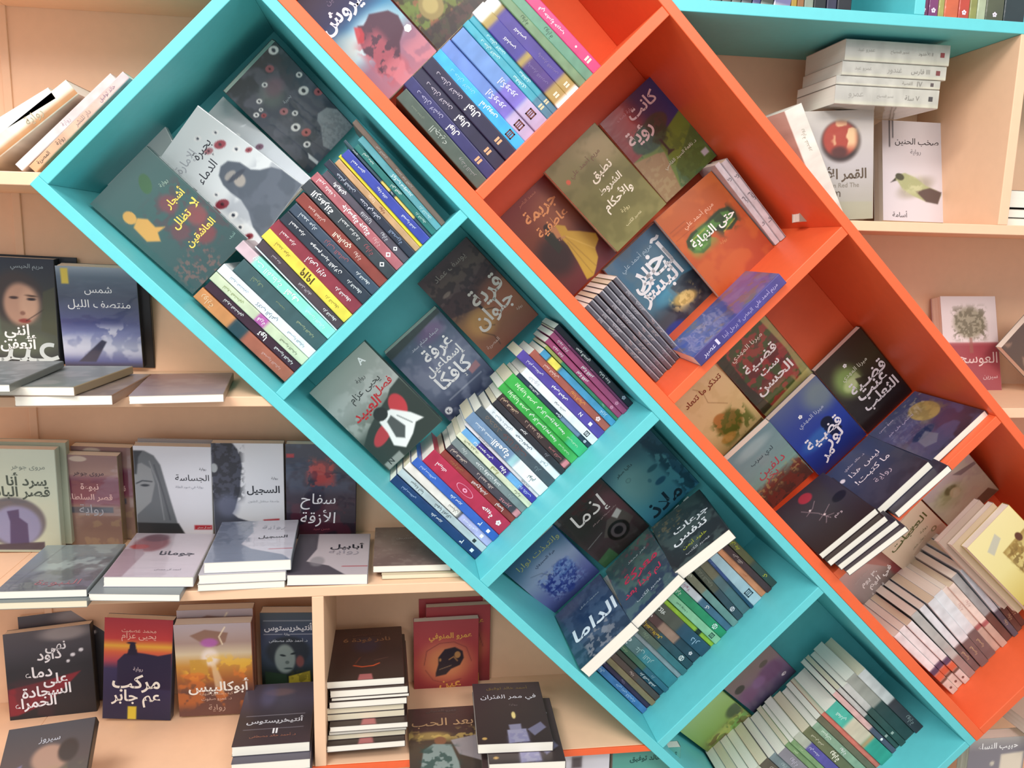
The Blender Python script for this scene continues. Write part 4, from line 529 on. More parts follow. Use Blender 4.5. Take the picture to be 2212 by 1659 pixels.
A['ataba']=("cream cover with long olive lettering, bottom orange bay","d8c8a8",0,[('g',[(0,'f0dcc0'),(1,'e8d8c0')]),('p',[(.3,.72),(.75,.62),(1,.72),(1,1),(.3,1)],'d0b8a0',.7),('e',.84,.66,.06,.045,'6c7040',.8,.2,0),('e',.84,.66,.035,.028,'ecdcc4',1,.2,0),('l',[(.2,.34),(.75,.28)],.03,'6c7040',.9)],
[("العتبات",.5,.3,.8,'5c6834'),("رواية",.7,.5,.16,'7c7c50'),("ديوان شعر",.5,.62,.3,'8c8868'),("▪",.8,.9,.06,'4c4430')])
A['yamm']=("grey and red smoky cover with white script, bottom orange bay","8c5c54",0,[('g',[(0,'d8b8b0'),(.35,'bca8a4'),(.7,'605450'),(1,'483c38')]),('p',[(.4,0),(1,0),(1,.62),(.8,.45),(.6,.2)],'b87870',.8),('e',.25,.5,.3,.3,'a8a4a4',.8,1,0),('e',.95,.6,.14,.14,'8c2c34',.8,.8,0),('e',.55,.9,.4,.15,'382c28',.8,.9,0)],
[("في اليم",.58,.52,.56,'ffffff',1,.1),("٣٠ يوم",.42,.4,.4,'ffffff',1,.1),("قصيدة",.4,.64,.3,'f4f0f0',0,.1),("محمد فتحي",.35,.28,.36,'d0c8c4')])
A['palace']=("yellow cover with an old palace photograph, bottom orange bay","c8a850",0,[('g',[(0,'ecdca0'),(.45,'e4d490'),(1,'c0a040')]),('p',[(.38,.3),(.92,.28),(.95,.62),(.4,.64)],'9c7c3c',1),('m','d8c47c',12,.5,.1,.8,3,(.4,.32,.92,.6)),('m','6c5020',16,.6,.1,.7,4,(.4,.36,.92,.6)),('p',[(.2,.18),(.5,.1),(.52,.18),(.24,.26)],'b8b4a8',.8),('e',.76,.3,.06,.05,'5c3018',1,.3,0),('p',[(0,.84),(1,.8),(1,1),(0,1)],'6c4420',.8)],[("السرايا",.66,.72,.4,'2c3018',1)])
A['qarya']=("desert canyon cover with large cream title, second teal bay","6c4038",0,[('g',[(0,'4c3840'),(.2,'6c5850'),(.35,'644c50'),(.6,'a07048'),(1,'8c5040')]),('p',[(0,.32),(.3,.3),(.5,.36),(.8,.3),(1,.26),(1,.5),(.6,.5),(.5,.58),(.2,.5),(0,.45)],'4a3438',.9),('m','2c2028',8,.5,.12,.6,3,(0,.05,1,.5)),('e',.75,.6,.35,.2,'b0644c',.8,.9,0),('e',.3,.68,.25,.14,'d0985c',.9,.8,0),('p',[(.42,.53),(.46,.52),(.47,.6),(.44,.62)],'18141c',1),('l',[(.45,.6),(.6,.66)],.006,'18141c',.9),('l',[(.2,.75),(.3,.85),(.28,.95)],.008,'2c1c18',.8),('l',[(.3,.72),(.42,.78)],.008,'2c1c18',.7),('e',.2,.26,.08,.02,'c0a898',.6,.4,0)],
[("قرية",.66,.5,.56,'f4e4dc',1),("جلوان",.55,.68,.7,'f4e4dc',1),("يوسف عماد",.5,.1,.6,'a89890'),("رواية",.86,.82,.1,'e0c8bc'),("المصرية",.2,.9,.24,'d8b8ac')])
A['ghorfa']=("misty blue-grey cover with white title and a round badge","3c4458",0,[('g',[(0,'405058'),(.12,'50647c'),(.4,'747c98'),(.65,'6c7894'),(1,'343c58')]),('m','9098b0',5,.5,.3,.6,3),('e',.7,.14,.25,.1,'80608c',.6,1,0),('p',[(0,0),(1,0),(1,.05),(0,.09)],'3a4a4c',.9),('l',[(.22,.82),(.86,.82)],.006,'e8ecf4',.9),('e',.1,.9,.06,.042,'f4f4f8',1,.05,0),('p',[(.74,.7),(.92,.68),(.92,.76),(.74,.77)],'b08088',.9)],
[("غرفة",.6,.33,.5,'f8f8fc',1),("إسماعيل",.56,.47,.66,'f8f8fc',1),("كافكا",.54,.62,.6,'f8f8fc',1),("شيماء هشام سعد",.55,.17,.5,'c8d0e0'),("K",.1,.9,.05,'343c58',1),("2",.66,.73,.04,'ffffff')])
A['fasl']=("cover with a white-shirted boy seen from behind and red title","2c3c34",0,[('g',[(0,'98a49c'),(.35,'a8aca8'),(.55,'707870'),(.75,'34403c'),(1,'3c4c44')]),('m','c8ccc8',8,.5,.25,.5,3,(0,.2,1,.6)),('p',[(0,.68),(.2,.6),(.4,.55),(.7,.5),(.8,.46),(1,.44),(1,1),(0,1)],'2c3834',.95),('e',.72,.62,.12,.12,'c83c44',.95,.2,.3),('e',.3,.72,.2,.06,'b83c44',.95,.2,-.3),('p',[(.38,.62),(.5,.58),(.62,.6),(.78,.74),(.86,.86),(.74,.84),(.6,.9),(.4,.95),(.3,.86),(.36,.74)],'eceeec',1),('p',[(.46,.66),(.56,.64),(.6,.8),(.48,.88),(.4,.82)],'3c4444',.9),('e',.47,.57,.1,.065,'242c2c',1,.12,0),('l',[(.62,.68),(.7,.82)],.01,'505858',.8),('p',[(.02,.93),(.3,.93),(.3,1),(.02,1)],'c8ccc8',.6)],
[("فصل",.75,.4,.3,'c02c34',1,.08),("العبيد",.38,.46,.44,'c02c34',1,.08),("يحيى عزام",.55,.32,.5,'343c3c'),("رواية",.6,.22,.14,'404848'),("A",.78,.1,.1,'f4f8f8',1),("N",.12,.95,.07,'343c3c',1)])
A['malaz']=("teal blue cover of a faint woman's face, third teal bay","2c6070",0,[('g',[(0,'306070'),(.3,'5c98a4'),(.7,'5aa4b4'),(1,'4494b4')]),('p',[(.75,0),(1,0),(1,1),(.9,.9),(.85,.6),(.92,.4),(.8,.2)],'24506c',.8),('m','1c4458',10,.5,.15,.8,3,(.75,0,1,1)),('e',.3,.4,.3,.3,'88b8b4',.6,1,0),('e',.64,.4,.1,.035,'2c6070',.8,.5,.1),('e',.6,.6,.1,.04,'2c607c',.9,.4,.1),('e',.48,.5,.03,.03,'407888',.7,.5,0),('e',.25,.3,.045,.03,'2c4850',.5,.1,0),('e',.25,.3,.036,.024,'74a8a8',1,.1,0)],
[("ملاذ",.42,.84,.62,'183444',1,.08),("داليا صقر",.3,.17,.3,'1c3438')])
A['ithma']=("black cover with a vintage camera and white script, third teal bay","2c2828",1,[('g',[(0,'2c2824'),(.4,'34302c'),(.7,'4c3c40'),(1,'3c3434')]),('e',.85,.4,.25,.3,'704850',.8,1,0),('p',[(.36,.66),(.6,.5),(.9,.52),(.95,.72),(.6,.82)],'5c5450',1),('e',.62,.72,.2,.14,'1c1818',1,.1,0),('e',.62,.72,.14,.1,'5c5458',1,.15,0),('e',.62,.72,.08,.06,'1c1c20',1,.2,0),('p',[(.7,.5),(.86,.46),(.88,.54),(.74,.58)],'c8c8c4',1),('l',[(.05,.62),(.4,.58)],.01,'c8d0cc',.6),('p',[(0,.86),(.3,.82),(.32,1),(0,1)],'4c7c50',.9)],
[("إذما",.5,.26,.6,'f0ece8',0,.12),("ساندرز ديسوادا من حين فخر",.62,.42,.5,'c0a8a8')])
A['flowers']=("cover with a blue flower heart on pale violet, third teal bay","3c5c90",0,[('g',[(0,'2c5068'),(.2,'50708c'),(.45,'98a8c8'),(.8,'7078b8'),(1,'44508c')]),('e',.5,.45,.45,.25,'a8b4d0',.7,1,0),('e',.38,.66,.17,.12,'3c4ca0',1,.3,.4),('e',.66,.56,.17,.13,'6484c4',1,.3,-.3),('p',[(.25,.68),(.85,.62),(.55,.92),(.45,.92)],'4458a8',.9),('m','90a8dc',22,.5,.12,.8,3,(.2,.45,.85,.88)),('m','2c3c8c',20,.58,.1,.7,5,(.2,.45,.8,.88)),('l',[(.2,.34),(.36,.4),(.42,.5)],.006,'505c6c',.8)],
[("وانتبذت نوارا",.55,.14,.8,'a0a870',0,.05),("هبة السيروي",.55,.28,.4,'34405c')])
A['dama']=("navy cover with slanted white title, lying leftmost on the row heads","2c3c54",1,[('g',[(0,'4c5468'),(.4,'243c58'),(1,'243448')]),('m','5c7088',6,.5,.25,.5,3),('m','b0a8a8',12,.66,.08,.6,6,(.2,.65,.8,1)),('e',.3,.1,.3,.1,'6c6878',.6,1,0)],[("الداما",.55,.56,.86,'e4ecf4',1,.1),("محمود صادق",.62,.24,.4,'b0bcc8')])
A['maaraka']=("dark blue-green cover with crimson title, lying middle of three","34484c",1,[('g',[(0,'486460'),(.4,'3c5058'),(1,'2c3c58')]),('m','6c8c7c',5,.52,.25,.5,3),('m','a04858',14,.75,.08,.5,5,(0,0,1,.3))],[("معركة",.55,.46,.7,'c83858',1,.08),("لم تبدأ بعد",.48,.66,.76,'c83858',1,.08),("عمر محمد",.6,.24,.4,'c0c8c8'),("عصير الكتب",.5,.84,.5,'b8c0c8')])
A['joraat']=("charcoal cover with bold white title, lying rightmost of three","303438",0,[('g',[(0,'485450'),(.35,'343c40'),(1,'2c2c30')]),('m','5c6c68',5,.5,.25,.5,3),('m','a8885c',18,.75,.06,.5,4,(0,0,.6,.35))],[("جرعات",.6,.42,.66,'f0f0f4',1),("تنفس",.5,.6,.64,'f0f0f4',1),("خلود أيمن",.5,.76,.44,'b8bc3c'),("عصير الكتب",.5,.88,.44,'c8c8cc')])
A['women']=("purple-brown cover of two figures in violet, bottom teal bay","54404c",0,[('g',[(0,'786460'),(.3,'80646c'),(.65,'704c78'),(1,'505068')]),('e',.15,.3,.1,.08,'342c2c',1,.3,0),('e',.72,.25,.09,.06,'54443c',1,.3,0),('e',.18,.55,.2,.16,'7c4c78',.9,.6,0),('e',.72,.5,.25,.2,'6c3c6c',.9,.6,0),('e',.45,.5,.14,.12,'84588c',.9,.7,0),('e',.84,.8,.05,.036,'ecdce8',1,.1,0)],[("II",.84,.8,.04,'5c4060',1)])
A['harbour']=("yellow-green seaside village cover, lowest in bottom teal bay","7c9850",0,[('g',[(0,'a8c884'),(.45,'94b45c'),(.65,'7c8c40'),(1,'5c5c34')]),('e',.9,.45,.2,.12,'4c5c40',.95,.5,0),('m','c8cc6c',9,.5,.12,.8,3,(.1,.55,1,1)),('m','6c5c34',10,.58,.1,.8,4,(.1,.55,1,1)),('m','84c468',8,.6,.12,.7,7,(.5,.6,1,1))],[])
A['ataffan']=("cover of a stitched-mouth young woman's face, upper left shelf","202830",0,[('g',[(0,'242c3c'),(.3,'34383a'),(.6,'54584c'),(1,'30383c')]),('e',.52,.36,.34,.25,'3c3434',.9,.4,0),('e',.56,.42,.22,.2,'b08c78',1,.35,0),('e',.68,.42,.14,.16,'c8a48c',.7,.7,0),('e',.48,.36,.06,.014,'3c2c2c',1,.4,0),('e',.7,.37,.06,.014,'2c2428',1,.4,0),('e',.7,.34,.08,.01,'3c2c24',.9,.4,.1),('e',.58,.5,.035,.02,'7c5448',.8,.6,0),('e',.6,.57,.08,.02,'8c3c38',1,.3,0),('l',[(.62,.57),(.85,.46)],.006,'302424',.9),('p',[(.1,.2),(.28,.3),(.3,.7),(.05,.8),(0,.3)],'5c6c5c',.7),('p',[(.85,.3),(1,.25),(1,.7),(.8,.66)],'4c503c',.7),('e',.5,.78,.5,.12,'606c58',.7,.8,0)],
[("إنني",.5,.68,.34,'f0f4f4',1),("أتعفن",.5,.78,.46,'f0f4f4',1),("عبيـ",.55,.9,.9,'c8d4d4',0),("مريم الحيسي",.66,.08,.4,'90a0a8')])
A['shams']=("glossy blue-grey moonlit sea cover with white title, upper left shelf","18181c",1,[('g',[(0,'98a8b8'),(.1,'5c7084'),(.3,'404c64'),(.55,'4c5488'),(.66,'7c88b8'),(.8,'a8b4d0'),(.94,'4c5890'),(1,'20243c')]),('m','e8ecf8',10,.6,.12,.7,3,(.3,.58,1,.7)),('m','dce4f4',6,.55,.2,.6,4,(0,.68,1,.9)),('p',[(.18,.95),(.5,.72),(.56,.74),(.4,.95)],'283048',.9),('p',[(.06,.02),(.15,.02),(.15,.17),(.06,.17)],'d8c450',1)],
[("شمس",.5,.23,.34,'f4f8fc',0),("منتصف الليل",.5,.37,.78,'f4f8fc',0)])
A['sarada']=("pale green cover with a purple horseman vignette, middle left shelf","b8c4b0",1,[('g',[(0,'c8d4c4'),(1,'b4bca4')]),('e',.42,.7,.42,.24,'5c5c64',1,.15,0),('e',.46,.74,.32,.2,'8084a8',1,.25,0),('p',[(.35,.6),(.5,.58),(.5,.66),(.6,.72),(.6,.92),(.36,.92),(.38,.7)],'342c5c',.95),('p',[(.1,.93),(.8,.9),(.8,.98),(.1,.98)],'2c2438',.9)],
[("سرد أنا",.62,.3,.5,'4c5850',1),("قصر الباشا",.5,.42,.8,'4c5850',1),("مروى جوهر",.65,.18,.42,'88948c')])
A['nobowat']=("maroon banded cover in brown wrap, middle left shelf","6c5a3c",1,[('g',[(0,'8c6c6c'),(.1,'90706c'),(.2,'9c7c74'),(.25,'784458'),(.28,'6c2c44'),(.5,'7c3c50'),(.55,'8c6c64'),(1,'846c60')]),('p',[(.03,.555),(.88,.55),(.88,.61),(.03,.62)],'4c4c58',1),('e',.35,.04,.15,.03,'c8b8a8',.9,.3,0),('m','a89070',6,.6,.2,.5,3,(0,.65,1,1))],
[("نبوءة",.5,.34,.3,'d8b0ac',1),("قصر السلطان",.48,.45,.78,'d8b0ac',1),("مروى جوهر",.5,.2,.5,'50404c'),("رواية",.5,.585,.4,'a8a8b0')])
A['jassasa']=("white cover with half of a long-haired woman's grey face","c8ccd0",0,[('g',[(0,'e8ecf4'),(1,'e4e6f0')]),('p',[(0,.05),(.14,.05),(.26,.1),(.34,.2),(.4,.4),(.46,.6),(.54,.85),(.58,.95),(0,.97)],'70767c',1),('p',[(0,.2),(.1,.18),(.22,.24),(.26,.4),(.2,.6),(0,.75)],'989ca0',1),('e',.13,.42,.06,.014,'343840',1,.4,0),('l',[(.02,.4),(.1,.37),(.22,.38)],.014,'343840',.9),('l',[(.26,.2),(.36,.5),(.44,.8)],.015,'4c5058',.7),('l',[(.2,.16),(.3,.4),(.36,.8)],.012,'a4a8ac',.7),('p',[(0,.05),(.12,.05),(.06,.12),(.03,.3),(0,.3)],'3c4048',.9),('p',[(0,.83),(.55,.84),(.66,1),(0,1)],'34383c',1),('p',[(.76,.86),(1,.86),(1,.91),(.76,.91)],'b83440',1)],
[("الجساسة",.74,.34,.44,'30343c',0,0),("رواية",.88,.24,.09,'5c6068'),("رواية في ضوء الطلة",.7,.44,.36,'a0a4b0'),("أحمد آل حمدان",.88,.885,.18,'ffffff')])
A['sijjeel']=("white cover with a curly-haired dark silhouette, standing","30343c",0,[('g',[(0,'eceff4'),(1,'e6e9f0')]),('p',[(0,0),(.3,0),(.36,.06),(.4,.14),(.42,.24),(.4,.34),(.38,.5),(.34,.6),(.3,.7),(.26,.75),(.34,.8),(.5,.84),(.64,.88),(.64,1),(0,1)],'4c5160',1),('m','30343c',18,.5,.12,.8,3,(0,0,.42,.6)),('e',.03,.26,.05,.05,'b0b8bc',1,.3,0),('e',.2,.66,.16,.14,'7c84a0',.6,.8,0),('p',[(.7,.82),(.93,.81),(.93,.86),(.7,.87)],'b83440',1)],
[("السجيل",.7,.5,.46,'30343c',1,0),("رواية",.86,.37,.09,'5c6068'),("عاصفة ستقتل الظنون",.7,.62,.44,'b0b4bc'),("أحمد آل حمدان",.81,.84,.18,'ffffff')])
A['saffah']=("dark cover with a red rose and white title, beside teal case","202030",1,[('g',[(0,'3c4458'),(.3,'30384c'),(.6,'2c2034'),(1,'1c1424')]),('m','50647c',5,.5,.25,.5,3,(0,0,1,.5)),('e',.5,.28,.18,.12,'8c3440',.9,.5,.4),('m','c84c48',16,.5,.12,.8,4,(.3,.16,.7,.45)),('m','5c1c30',6,.5,.2,.6,7,(0,.6,1,1)),('p',[(.01,.1),(.12,.1),(.12,.14),(.01,.14)],'b83440',1)],
[("سفاح",.45,.6,.5,'f8f4f8',0,.08),("الأزقة",.45,.78,.5,'f8f4f8',0,.08),("حسن سيد",.5,.9,.24,'a0545c')])
A['dima']=("black cover with crimson swoosh and four-line white title","34302c",0,[('g',[(0,'5c565c'),(.2,'48444c'),(.4,'2c2a30'),(1,'242024')]),('e',.7,.06,.3,.08,'a8a0a0',.8,.8,0),('p',[(0,.58),(.4,.54),(.86,.48),(.6,.68),(.4,.78),(.1,.86),(0,.86)],'8c2430',.9),('m','4c2830',5,.5,.2,.5,3,(0,.5,.5,1)),('e',.78,.3,.03,.02,'e8e8f0',1,.4,0),('e',.72,.36,.022,.016,'e8e8f0',1,.4,0),('e',.88,.26,.03,.02,'e8e8f0',1,.4,0)],
[("نهى",.58,.2,.24,'ecebf0',1),("داود",.5,.28,.28,'ecebf0',1),("دماء",.36,.44,.32,'ecebf0',1),("على",.55,.54,.28,'ecebf0',1),("السجادة",.44,.65,.56,'ecebf0',1),("الحمراء",.3,.76,.48,'ecebf0',1)])
A['collage']=("grimy collage cover leaning at the bottom left corner","2c2824",0,[('g',[(0,'403c40'),(.3,'4c3c38'),(.6,'4c4838'),(1,'544c3c')]),('e',.55,.3,.22,.12,'a07c68',.95,.4,.3),('e',.75,.25,.12,.1,'34241c',1,.4,0),('m','887c48',6,.5,.2,.7,3,(.1,.4,1,.8)),('p',[(0,.4),(.25,.32),(.22,.6),(0,.66)],'6c6484',.9)],[("سيروز",.5,.14,.24,'b0b0b8'),("رواية",.7,.8,.3,'c8c8b8')])
A['markib']=("cover with a boatman silhouette against red and yellow sunset","2c3040",0,[('g',[(0,'b43444'),(.2,'c03c3c'),(.27,'e0a83c'),(.33,'d0603c'),(.42,'a84050'),(.5,'342c54'),(1,'242440')]),('p',[(.2,.42),(.3,.35),(.45,.33),(.6,.34),(.8,.36),(1,.33),(1,.7),(.2,.66)],'241c3c',1),('e',.42,.29,.05,.06,'1c1430',1,.1,0),('e',.4,.24,.07,.012,'1c1430',1,.1,0),('p',[(.36,.3),(.48,.3),(.5,.36),(.34,.36)],'1c1430',1),('p',[(.37,.87),(.5,.87),(.5,1),(.37,1)],'d8bc3c',1)],
[("مركب",.48,.64,.7,'f0e8dc',1),("عم جابر",.48,.79,.72,'f0e8dc',1),("محمد عصمت",.5,.12,.5,'f0b8a8'),("يحيى عزام",.5,.18,.5,'f0b8a8'),("رواية",.5,.5,.14,'c8b8c0')])
A['apoc']=("stormy golden cover with lightning over a temple, bottom shelf","8c5c48",0,[('g',[(0,'c0b4bc'),(.2,'a89088'),(.32,'d8c8a8'),(.45,'c89040'),(.6,'9c5c30'),(.75,'5c3c38'),(1,'6c4840')]),('p',[(.2,.12),(.4,.06),(.7,.1),(.66,.2),(.55,.24),(.35,.2)],'8c6858',.9),('e',.45,.2,.12,.05,'b060b0',.9,.6,0),('e',.45,.36,.12,.1,'f4e8e0',.9,.7,0),('l',[(.66,.04),(.58,.14),(.62,.22)],.014,'fff0d0',.9),('p',[(.45,.4),(.5,.4),(.6,.62),(.62,.8),(.5,.7)],'f0dcb8',.6),('p',[(.18,.38),(.4,.38),(.42,.55),(.18,.55)],'c89838',.8),('m','f0c040',8,.58,.12,.7,3,(.1,.35,1,.6)),('m','e07830',6,.6,.15,.6,4,(0,.5,1,.9))],
[("أبوكاليبس",.54,.68,.8,'f0ece4',1),("كيف ستكون النهاية",.5,.76,.44,'d8b8a0'),("د. عمرو صفوت",.5,.82,.4,'d0b0a0'),("رواية",.5,.92,.22,'c0a090')])
A['anti']=("cover of a scowling man reading a glowing yellow book","14181c",0,[('g',[(0,'4c5c68'),(.25,'44506c'),(.5,'3c4c60'),(.75,'1c2420'),(1,'181c1c')]),('e',.5,.44,.42,.18,'2c343c',.95,.3,0),('e',.44,.52,.2,.17,'8c9c98',1,.3,0),('e',.4,.48,.06,.012,'202c30',1,.4,.2),('e',.6,.46,.06,.012,'202c30',1,.4,-.2),('e',.48,.56,.04,.02,'5c6c68',1,.5,0),('e',.5,.63,.09,.012,'405050',1,.4,0),('e',.72,.55,.08,.07,'a85c54',.7,.6,0),('p',[(.06,.66),(.46,.7),(.5,.86),(.06,.86)],'2c4030',1),('p',[(.5,.72),(.9,.66),(.92,.86),(.5,.88)],'b8a83c',1),('m','6c6428',10,.5,.12,.6,3,(.55,.68,.9,.86)),('l',[(.06,.09),(.96,.09)],.007,'e8f0f8',.9),('l',[(.06,.24),(.4,.24)],.007,'e8f0f8',.9),('l',[(.56,.24),(.96,.24)],.007,'e8f0f8',.9)],
[("أنتيخريستوس",.51,.165,.88,'eef4fc',1),("رواية",.48,.24,.11,'e8f0f8'),("د. أحمد خالد مصطفى",.5,.31,.7,'dce8f4')])
A['anti2']=("dark cover with white title and II, lying by the divider","343038",0,[('g',[(0,'5c5460'),(.3,'504c5c'),(.6,'3c363a'),(1,'44383c')]),('e',.5,.16,.22,.07,'7c6468',.8,.7,0),('e',.35,.2,.12,.2,'6c6c90',.5,1,0),('l',[(.1,.55),(.9,.55)],.005,'b0b0bc',.8),('l',[(.1,.76),(.9,.76)],.005,'b0b0bc',.8)],
[("أنتيخريستوس",.5,.64,.76,'ccd0d8',1),("II",.52,.8,.1,'e8ecf0',1),("د. أحمد خالد مصطفى",.5,.87,.6,'a06c58')])
A['hayah']=("crimson cover with a black skull in an orange glow","a84048",0,[('g',[(0,'b4464c'),(.5,'b8484a'),(.8,'8c2c34'),(1,'5c1c2c')]),('e',.5,.48,.42,.24,'e09060',.9,1,0),('p',[(.34,.6),(.38,.5),(.38,.42),(.48,.33),(.64,.31),(.76,.36),(.78,.44),(.72,.52),(.58,.56),(.5,.62),(.34,.64)],'2c2430',1),('e',.68,.4,.05,.04,'c89058',.9,.3,0),('l',[(.55,.45),(.62,.42),(.68,.47)],.014,'c89058',.9),('e',.41,.45,.02,.02,'c89058',.9,.3,0),('l',[(.4,.56),(.58,.52)],.008,'c8a878',.8),('l',[(.16,.5),(.2,.34),(.4,.26),(.62,.25),(.82,.32),(.9,.48)],.005,'6c2c34',.8),('l',[(.18,.56),(.3,.68),(.5,.72),(.74,.68)],.005,'6c2c34',.8)],
[("عمرو المنوفي",.56,.19,.66,'f0b058',1),("عين",.56,.75,.34,'e0a050',1),("الحياة",.55,.87,.56,'e8ac50',1)])
A['baad']=("brown street scene cover with a man in a patterned jacket","4c3c38",1,[('g',[(0,'54403c'),(.3,'4c3c38'),(.6,'54483c'),(1,'3c3838')]),('e',.3,.42,.3,.06,'c8a860',.7,.8,0),('m','d8b868',10,.62,.12,.7,3,(0,.34,1,.5)),('p',[(.6,.5),(1,.44),(1,.8),(.7,.7)],'a49ca0',.9),('e',.45,.5,.09,.06,'8c6048',1,.3,0),('p',[(.2,.62),(.34,.54),(.6,.56),(.68,.8),(.7,1),(.12,1)],'8c9c98',1),('m','34504c',10,.55,.1,.8,5,(.15,.58,.7,1))],
[("بعد الحب",.5,.24,.9,'c8a078',0,.05),("عمرو المنوفي",.5,.06,.46,'6c5c58')])
A['nader']=("brown-black cover with a red glow, topping the tall stack","3c2824",0,[('g',[(0,'4c2c28'),(.5,'3c2828'),(1,'3c302c')]),('e',.5,.35,.2,.16,'3c3450',.7,.9,0),('l',[(.34,.74),(.45,.77),(.6,.76),(.68,.72)],.022,'d85830',.95),('l',[(.36,.7),(.42,.6)],.012,'8c4430',.6),('l',[(.62,.66),(.8,.62)],.01,'8c5c50',.5),('p',[(.42,.9),(.58,.9),(.6,1),(.4,1)],'b86c6c',.9)],
[("نادر فودة 6",.5,.26,.66,'8c6448',1),("أحمد يونس",.5,.14,.4,'6c4840')])
A['mamar']=("dark brown cover with a lit cigarette lighter, lower middle","44383c",0,[('g',[(0,'4c4044'),(.5,'463a3a'),(1,'3c3030')]),('e',.54,.57,.03,.06,'f0d890',1,.4,0),('p',[(.45,.72),(.62,.71),(.62,.8),(.46,.8)],'8c88a0',1),('p',[(.42,.8),(.68,.79),(.7,.98),(.42,1)],'9c98b0',1),('m','7c78a0',16,.5,.15,.5,3,(.42,.8,.7,1)),('p',[(.7,.8),(.9,.69),(.96,.78),(.78,.9)],'78748c',1),('e',.1,.92,.035,.02,'c8a060',1,.4,0)],
[("في ممر الفئران",.5,.27,.8,'e8e4ec',0,0),("أحمد خالد توفيق",.5,.1,.6,'8c7448'),("رواية",.55,.4,.12,'7c6c6c')])
A['flat1']=("small grey book lying at the left frame edge, upper left shelf","6c6c64",0,[('g',[(0,'8c9094'),(1,'6c7478')]),('m','a0a4a8',6,.5,.2,.5,3)],[])
A['flat2']=("thick cream-paged book with grey cover, lying in the middle","9c8468",0,[('g',[(0,'848888'),(.5,'7c7c7c'),(1,'78807c')]),('m','9c9898',4,.5,.25,.5,3)],[])
A['flat3']=("tan-covered book lying under the thick cream-paged book","8c6450",0,[('g',[(0,'8c7468'),(1,'7c6c68')]),('m','a08c80',4,.5,.25,.5,3)],[])
A['flat4']=("brown-grey book lying alone at right of the upper left shelf","a47c64",0,[('g',[(0,'946c64'),(.5,'8c7070'),(1,'90848c')]),('m','a48c88',4,.5,.25,.4,3)],[])
A['g1']=("grey-teal glossy book lying leftmost on the middle left shelf","7c8488",1,[('g',[(0,'88989c'),(.5,'7c8488'),(1,'6c6c7c')]),('m','a8b8b8',5,.52,.2,.7,3,(.2,0,1,.6)),('m','54585c',5,.5,.25,.6,5,(.2,.3,1,1)),('l',[(.1,1),(.25,0)],.01,'5c6068',.7)],[("النبوءة",.6,.86,.5,'9c6c74')])
A['g2']=("lilac-white cover with a red portrait, lying on a thinner book","c8c4cc",1,[('g',[(0,'c0b4bc'),(1,'c8bcc8')]),('e',.28,.26,.22,.2,'8c5058',.9,.4,0),('p',[(0,.4),(.2,.36),(.28,.5),(.2,1),(0,1)],'a08894',.8),('e',.3,.12,.16,.1,'6c4450',.8,.5,0),('e',.16,.34,.12,.06,'b03c3c',.8,.5,0)],[("جومانا",.66,.5,.42,'40404c',1),("أحمد آل حمدان",.66,.85,.3,'7c7884')])
A['g3']=("grey-lilac cover with curly silhouette, topping three lying books","b8bcc4",1,[('g',[(0,'c0bcc8'),(1,'c8c4d0')]),('p',[(0,0),(.4,0),(.46,.3),(.36,.6),(.5,.72),(.9,.88),(1,1),(0,1)],'7c8498',1),('m','60687c',10,.5,.2,.6,3,(0,0,.45,.6)),('l',[(.72,.74),(1,.74)],.018,'b04858',.9)],[("السجيل",.72,.45,.36,'34343c',1),("رواية",.7,.2,.3,'a8a8b4')])
A['g4']=("grey-lilac cover with a shadowed face and thin red line","a8a0a8",0,[('g',[(0,'b8a8ac'),(1,'c0b0b4')]),('p',[(0,0),(.28,0),(.3,.4),(.2,.7),(.5,.8),(.72,1),(0,1)],'504850',1),('e',.34,.7,.1,.12,'8c8488',.7,.5,0),('l',[(.68,.82),(1,.82)],.02,'a83c44',1)],[("أبابيل",.7,.34,.46,'24242c',1),("رواية",.66,.48,.4,'988c94')])
A['g5']=("brown wood-grain book lying against the teal case","8c7468",0,[('g',[(0,'8c7468'),(1,'7c6460')]),('m','6c5450',3,.5,.3,.5,3),('m','a08c80',14,.7,.1,.3,5)],[("رواية الطريق",.5,.32,.4,'b8a8a0')])
A['redmoon']=("grey cover with a blood-red moon, upper right shelf","b0a898",1,[('g',[(0,'c4bcb4'),(.5,'bcb4b4'),(1,'a09c8c')]),('e',.56,.28,.27,.19,'30201c',1,.3,0),('e',.55,.26,.24,.165,'a83c28',1,.25,0),('m','e8c898',6,.52,.15,.9,3,(.45,.1,.78,.34)),('e',.54,.38,.12,.06,'401c18',.8,.7,0),('p',[(.1,.82),(1,.84),(1,1),(.1,1)],'a8a488',.6)],
[("القمر الأحمر",.5,.58,.8,'5c4c3c',1),("The Red Moon",.55,.68,.5,'8c8478'),("m",.5,.76,.1,'5c5044')])
A['bird']=("white cover with a fallen sparrow and ink script, upper right shelf","d0ccc8",0,[('g',[(0,'d4ccd0'),(1,'d8d0d6')]),('e',.5,.66,.3,.09,'8c8470',.6,.8,-.4),('p',[(.16,.6),(.22,.54),(.34,.52),(.5,.56),(.66,.64),(.82,.68),(.9,.72),(.84,.8),(.66,.8),(.44,.74),(.3,.68),(.22,.6)],'a8ac80',1),('p',[(.5,.7),(.72,.66),(.9,.7),(.84,.82),(.66,.8)],'5c4c48',1),('e',.26,.56,.07,.035,'4c4c3c',1,.3,.3),('m','d0d0a8',10,.5,.2,.6,3,(.3,.56,.6,.72)),('p',[(.12,.62),(.2,.57),(.2,.6)],'34302c',1),('l',[(.11,0),(.11,.26)],.014,'28242c',1),('l',[(.16,0),(.16,.17)],.012,'28242c',1)],
[("صخب الحنين",.52,.21,.66,'2c2428',0,.05),("رواية",.5,.31,.16,'8c8488'),("أسامة",.25,.93,.22,'504848')])
